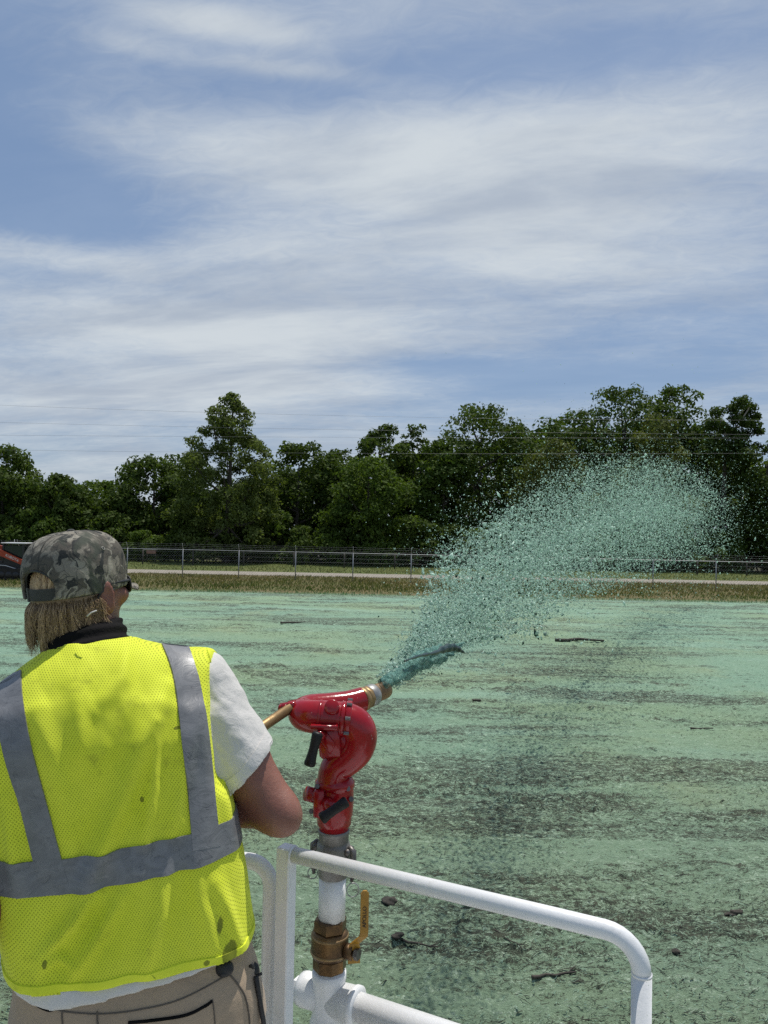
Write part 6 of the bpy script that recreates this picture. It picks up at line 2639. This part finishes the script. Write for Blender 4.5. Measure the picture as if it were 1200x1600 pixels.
def f_cap(F):
    s, g = F.sub(F.lo, F.lo + F.h * np.array(F.F.shape))
    o1 = Field.d_ell(g, H(*CAPC), HM, RS(*CR_), 2.9)
    o2 = Field.d_ell(g, H(*CAPC), HM, tuple(r_ * HS - 0.006 for r_ in CR_), 2.9)
    d = np.maximum(o1, -o2)
    zc_ = H(0, 0, -0.014)
    d = np.maximum(d, -((g[0] - zc_.x) * Hu.x + (g[1] - zc_.y) * Hu.y + (g[2] - zc_.z) * Hu.z))
    c_ = H(-0.012, -0.10, 0.008)
    X = (g[0] - c_.x) * Hr.x + (g[1] - c_.y) * Hr.y + (g[2] - c_.z) * Hr.z
    Z = (g[0] - c_.x) * Hu.x + (g[1] - c_.y) * Hu.y + (g[2] - c_.z) * Hu.z
    Yb_ = (g[0] - c_.x) * Hf.x + (g[1] - c_.y) * Hf.y + (g[2] - c_.z) * Hf.z
    hole = np.maximum((np.sqrt((X / (0.047 * HS)) ** 2 + (Z / (0.040 * HS)) ** 2) - 1) * 0.04, np.maximum(Yb_ - 0.09, -Z - 0.06))
    d = np.maximum(d, -hole)
    F.blend(s, d, 0)


lo = np.array(H0) - np.array([0.14, 0.15, 0.06])
capo, CV_, CQ_ = garment('cap', lo, lo + np.array([0.28, 0.30, 0.21]), 0.0027, f_cap, M_CAMO,
                         lambda V, N: 0.004 * (fbm(V[:, 0] * 26, V[:, 2] * 26 + V[:, 1] * 20, 3, 71) - 0.5), None, 2)
# strap with its buckle end
m = MB()
pts = []
V, q = [], []
n = 26
for i in range(n):
    th = rad(-52 + 104 * i / (n - 1))
    for z, of in ((-0.0135, 0.0012), (0.0095, 0.0005), (0.0095, -0.0025), (-0.0135, -0.0022)):
        V.append(tuple(cap_surf(th, z, of + 0.0012)))
for i in range(n - 1):
    for k in range(4):
        k2 = (k + 1) % 4
        q.append((i * 4 + k, i * 4 + k2, (i + 1) * 4 + k2, (i + 1) * 4 + k))
q += [(3, 2, 1, 0), tuple((n - 1) * 4 + k for k in range(4))]
m.add(V, None, q)
subv(m.build('strap', M_CAMOD, smooth=False), capo)
m = MB()
for k in range(2):
    th = rad(-27 + 6 * k)
V, q = [], []
for th in (rad(-29), rad(-23)):
    for z, of in ((-0.0165, 0.004), (0.0125, 0.0035), (0.0125, 0.0005), (-0.0165, 0.0005)):
        V.append(tuple(cap_surf(th, z, of + 0.0012)))
m.add(V, None, [(0, 1, 5, 4), (1, 2, 6, 5), (2, 3, 7, 6), (3, 0, 4, 7), (3, 2, 1, 0), (4, 5, 6, 7)])
subv(m.build('strap_loop', M_CAMOD, smooth=False), capo)
# binding round the rear opening and rim, seams, eyelets, button, visor
m = MB()
pts = []
for i in range(25):
    a = math.pi * i / 24
    x_, z_ = 0.047 * math.cos(a), 0.008 + 0.040 * math.sin(a)
    th = math.asin(max(-1, min(1, (x_ - 0.012) / (CR_[0] * 0.99))))
    pts.append(cap_surf(th, z_, 0.0008))
m.tube(pts, 0.0019, 6)
subv(m.build('opening_binding', M_CAMOD), capo)
m = MB()
m.tube([cap_surf(rad(-180 + 360 * i / 60), -0.0135, -0.0003) for i in range(61)], 0.0018, 6)
subv(m.build('rim_binding', M_CAMOD), capo)
for a0 in (-180, -120, -60, 0, 60, 120):
    m = MB()
    z_lo = 0.050 if a0 == 0 else -0.012
    pts = [cap_surf(rad(a0), z_lo + (0.1185 - z_lo) * (1 - (1 - t / 14) ** 1.8), 0.0003) for t in range(15)]
    m.tube(pts, 0.0011, 5)
    subv(m.build('panel_seam', M_CAMOD), capo)
for a0 in (-30, 30, 90, -90, 150, -150):
    c_ = cap_surf(rad(a0), 0.078, 0.0005)
    n_ = (c_ - H(0, 0, 0.03)).normalized()
    m = MB()
    m.torus(c_, n_, 0.0032, 0.0012, 14, 6)
    subv(m.build('eyelet', simple('eyelet_thread', (0.24, 0.235, 0.20), None, 0.8) if a0 == -30 else bpy.data.materials['eyelet_thread']), capo)
m = MB()
m.ball(H(0, 0.002, 0.1205), Hr * 0.0075, Hf * 0.0075, Hu * 0.0038, 14, 8)
subv(m.build('button', M_CAMOD), capo)
V, q = [], []
na_, nr_ = 25, 9
for sgn in (0, 1):
    for i in range(na_):
        th = rad(180 - 42 + 84 * i / (na_ - 1))
        for j in range(nr_):
            s_ = j / (nr_ - 1)
            b_ = cap_surf(th, -0.012, -0.001)
            fw = math.cos(th - math.pi)
            p_ = b_ + Hf * (0.066 * s_ * fw ** 0.8) + Hr * (-0.006 * s_ * math.sin(th)) - Hu * (0.010 * s_ + 0.022 * s_ * abs(math.sin(th)) ** 2.2 * 1.0)
            V.append(tuple(p_ - Hu * (0.003 * sgn)))
o_ = na_ * nr_
for i in range(na_ - 1):
    for j in range(nr_ - 1):
        a = i * nr_ + j
        q.append((a, a + 1, a + nr_ + 1, a + nr_))
        q.append((o_ + a, o_ + a + nr_, o_ + a + nr_ + 1, o_ + a + 1))
    a = i * nr_ + nr_ - 1
    q.append((a, o_ + a, o_ + a + nr_, a + nr_))
for j in range(nr_ - 1):
    q.append((j, o_ + j, o_ + j + 1, j + 1))
    a = (na_ - 1) * nr_ + j
    q.append((a, a + 1, o_ + a + 1, o_ + a))
m = MB()
m.add(V, None, q)
subv(m.build('visor', M_CAMO), capo)

# ------------------------------------------------------------------ hair


def hair_mat():
    m, t, b, o = new_mat('blond_hair')
    tone = t.new('ShaderNodeAttribute', attribute_name='tone').outputs['Fac']
    c = t.mix(tone, (0.085, 0.048, 0.024), (0.78, 0.55, 0.30))
    t.put(b.inputs['Base Color'], c)
    b.inputs['Roughness'].default_value = 0.42
    b.inputs['Specular IOR Level'].default_value = 0.4
    return m


M_HAIR = hair_mat()
F = Field(np.array(H0) - 0.14, np.array(H0) + 0.14, 0.004)
F.ell(H(0, -0.008, -0.006), HM, RS(0.0755, 0.0905, 0.094), 0)
F.ell(H(0, -0.040, -0.050), HM, RS(0.066, 0.050, 0.042), 0.03)
s, g = F.sub(F.lo, F.lo + 0.28)
for p_, n_ in ((H(0, 0.030, 0), Hf), (H(0, 0, -0.078), -Hu), (H(0, 0.012, -0.03), (Hf - Hu * 0.3).normalized())):
    F.cut(s, (g[0] - p_.x) * n_.x + (g[1] - p_.y) * n_.y + (g[2] - p_.z) * n_.z)
V, Q = F.nets(1)
r = np.random.RandomState(77)
hb = mesh_np('hair', V, Q, M_HAIR, None, True, {'tone': np.full(len(V), 0.28)})
rel(hb, person)
n = 3700
Vs, Qs, Ts = [], [], []
k0 = 0
lock = r.uniform(0, 1, 60)
for i in range(n):
    th = r.uniform(-2.0, 1.42)
    z_ = r.uniform(-0.058, -0.018)
    li = int((th + 2.05) / 3.85 * 46)
    lk = lock[li % 60]
    fall = 1 - abs(th + 0.15) / 2.2
    L = (0.026 + 0.062 * max(0, fall) ** 1.2) * (0.62 + 0.42 * lk) * r.uniform(0.55, 1.08)
    thc = (li + 0.5) / 46 * 3.85 - 2.05
    sw = (lock[(li * 7) % 60] - 0.5) * 0.5 + r.normal(0, 0.10)
    st = H(math.sin(th) * 0.074, -0.010 - math.cos(th) * 0.088, z_)
    rad_d = (Hr * math.sin(th) - Hf * math.cos(th))
    tang_d = (Hr * math.cos(th) + Hf * math.sin(th))
    pts = []
    fly = r.normal()
    for q in range(7):
        s_ = q / 6
        out_ = 0.012 * math.sin(min(1, s_ * 1.6) * math.pi * 0.6) + 0.006 * lk - 0.012 * s_ ** 2 * max(0.15, fall) + 0.010 * s_ ** 3 * lk
        p = st + rad_d * (out_ + 0.003 * r.normal() * s_) + tang_d * ((thc - th) * 0.072 * 0.28 * s_ + (0.010 * s_ * s_ * (lk - 0.35)) + sw * L * s_ * 0.55 + 0.002 * math.sin(5 * s_ + lk * 19) * s_ + 0.005 * fly * s_ * s_) - (Hu * 0.55 + UP * 0.45) * (L * s_ * (1.0 if z_ < 0 else 1.1))
        pts.append(p)
    w_ = r.uniform(0.0004, 0.0009)
    tn = np.clip(0.30 + 0.36 * lk * r.uniform(0.4, 1.2) + r.normal(0, 0.17), 0, 1)
    for q in range(7):
        wq = w_ * (1.0 - 0.8 * (q / 6) ** 2)
        for a_ in range(3):
            an = a_ * 2.094
            Vs.append(tuple(pts[q] + tang_d * (math.cos(an) * wq) + rad_d * (math.sin(an) * wq)))
            Ts.append(tn * (0.75 + 0.35 * q / 6))
    for q in range(6):
        for a_ in range(3):
            a2 = (a_ + 1) % 3
            Qs.append((k0 + q * 3 + a_, k0 + q * 3 + a2, k0 + q * 3 + 3 + a2, k0 + q * 3 + 3 + a_))
    k0 += 21
# the tuft in the opening of the cap
for i in range(520):
    x_ = r.uniform(-0.046, 0.046) - 0.012
    zt_ = 0.012 + r.uniform(-0.005, 0.036) * math.sqrt(max(0, 1 - ((x_ + 0.012) / 0.05) ** 2))
    lk = lock[int((x_ + 0.07) * 220) % 60]
    st = H(x_, -math.sqrt(max(0, 1 - (x_ / 0.08) ** 2 - (zt_ / 0.105) ** 2)) * 0.093 - 0.006, zt_)
    L = min(r.uniform(0.015, 0.032), zt_ + 0.006)
    dx_ = (0.30 - x_ * 14 + (lk - 0.5) * 1.2) * 0.4
    pts = [st + Hr * (dx_ * L * s_) - Hu * (L * s_) - Hf * (0.004 * math.sin(s_ * 2.6) + 0.002 * lk) for s_ in np.linspace(0, 1, 7)]
    w_ = r.uniform(0.0005, 0.0012)
    tn = np.clip(0.40 + 0.6 * lk + r.normal(0, 0.12), 0, 1)
    for q in range(7):
        wq = w_ * (1.0 - 0.7 * (q / 6) ** 2)
        for a_ in range(3):
            an = a_ * 2.094
            Vs.append(tuple(pts[q] + Hr * (math.cos(an) * wq) - Hf * (math.sin(an) * wq)))
            Ts.append(tn)
    for q in range(6):
        for a_ in range(3):
            a2 = (a_ + 1) % 3
            Qs.append((k0 + q * 3 + a_, k0 + q * 3 + a2, k0 + q * 3 + 3 + a2, k0 + q * 3 + 3 + a_))
    k0 += 21
hs = mesh_np('hair_strands', Vs, np.array(Qs), M_HAIR, None, True, {'tone': np.array(Ts)})
hs['kind'] = 'stuff'
subv(hs, hb)

# ------------------------------------------------------------------ sunglasses
M_LENS, _t, _b, _o = new_mat('dark_lens')
_b.inputs['Base Color'].default_value = (0.01, 0.01, 0.012, 1)
_b.inputs['Roughness'].default_value = 0.06
gl = empty('sunglasses', H(0, 0.09, -0.012))
rel(gl, person)
gw = Vector(H(0, 0.09, -0.012))


def subg(o):
    o.parent = gl
    o.matrix_parent_inverse = Matrix.Translation(-gw)
    return o


for k in (-1, 1):
    V, q = [], []
    for j in range(7):
        for i in range(9):
            u_, v_ = i / 8 * 2 - 1, j / 6 * 2 - 1
            x_ = k * (0.037 + 0.033 * u_ * (1 - 0.15 * v_ * v_))
            z_ = -0.014 + 0.021 * v_ * (1 - 0.25 * u_ * u_)
            y_ = 0.112 - 5.0 * (abs(x_) - 0.0) ** 2 - 0.012 * 0
            V.append(tuple(H(x_ * 1.08, y_, z_)))
    V2 = [tuple(Vector(v) - Hf * 0.002) for v in V]
    for j in range(6):
        for i in range(8):
            a = j * 9 + i
            q.append((a, a + 1, a + 10, a + 9))
            q.append((63 + a, 63 + a + 9, 63 + a + 10, 63 + a + 1))
    ring = [i for i in range(9)] + [j * 9 + 8 for j in range(1, 7)] + [54 + i for i in range(7, -1, -1)] + [j * 9 for j in range(5, 0, -1)]
    for a, b in zip(ring, ring[1:] + ring[:1]):
        q.append((a, b, 63 + b, 63 + a))
    m = MB()
    m.add(V + V2, None, q)
    subg(m.build('lens', M_LENS))
    m = MB()
    m.tube([Vector(V[i]) for i in ring] + [Vector(V[ring[0]])], 0.0017, 6, False)
    subg(m.build('rim', M_BLK))
    m = MB()
    m.tube([H(k * 0.074, 0.082, -0.004), H(k * 0.083, 0.05, -0.002), H(k * 0.085, 0.005, 0.000), H(k * 0.084, -0.022, -0.012), H(k * 0.081, -0.036, -0.030)], [0.0030, 0.0036, 0.0034, 0.0026, 0.0018], 8)
    subg(m.build('temple_arm', M_BLK))
m = MB()
m.tube([H(-0.008, 0.112, -0.006), H(0, 0.118, -0.003), H(0.008, 0.112, -0.006)], 0.0022, 6)
subg(m.build('bridge', M_BLK))

# thin pale strap ends at the nape
m = MB()
m.tube([P(136, 963, 1.378), P(143, 957, 1.377), P(151, 954, 1.378)], 0.0013, 5)
rel(m.build('cord_tip', M_SHIRT), person)

# ------------------------------------------------------------------ things on the belt
tp = empty('belt_pouch', P(384, 1520, 1.36))
rel(tp, person)
tw = Vector(P(384, 1520, 1.36))


def subt(o):
    o.parent = tp
    o.matrix_parent_inverse = Matrix.Translation(-tw)
    return o


m = MB()
m.ball(P(350, 1513, 1.325), CR * 0.017, CF * 0.014, CU * 0.014, 14, 9)
m.ball(P(349, 1519, 1.318), CR * 0.009, CF * 0.009, CU * 0.008, 12, 8)
subt(m.build('black_case', M_BLK))
M_ORA = simple('orange_plastic', (0.42, 0.085, 0.025), (0.33, 0.06, 0.02), 0.5, scale=20)
m = MB()
m.box(P(386, 1519, 1.375), CR * 0.0075, CF * 0.006, CU * 0.011, 0.002)
subt(m.build('orange_tag', M_ORA))
m = MB()
m.tube([P(374, 1502, 1.385), P(386, 1524, 1.385), P(390, 1540, 1.38)], [0.010, 0.022, 0.010], 12)
m.ball(P(396, 1518, 1.39), CR * 0.011, CF * 0.012, CU * 0.017, 12, 8)
subt(m.build('tool_bundle', M_BLK))
m = MB()
m.tube([P(391, 1510, 1.36), P(393, 1505, 1.355), P(396, 1512, 1.36)], 0.0035, 6)
m.tube([P(400, 1525, 1.37), P(409, 1521, 1.37)], 0.0025, 6)
subt(m.build('clip', M_BLK))
m = MB()
m.tube(smooth_path([P(400, 1525, 1.365), P(403, 1545, 1.36), P(408, 1575, 1.36), P(413, 1612, 1.365), P(410, 1660, 1.38), P(398, 1700, 1.40)], 5), [0.0045] * 26, 8)
subt(m.build('hanging_cord', M_BLK))
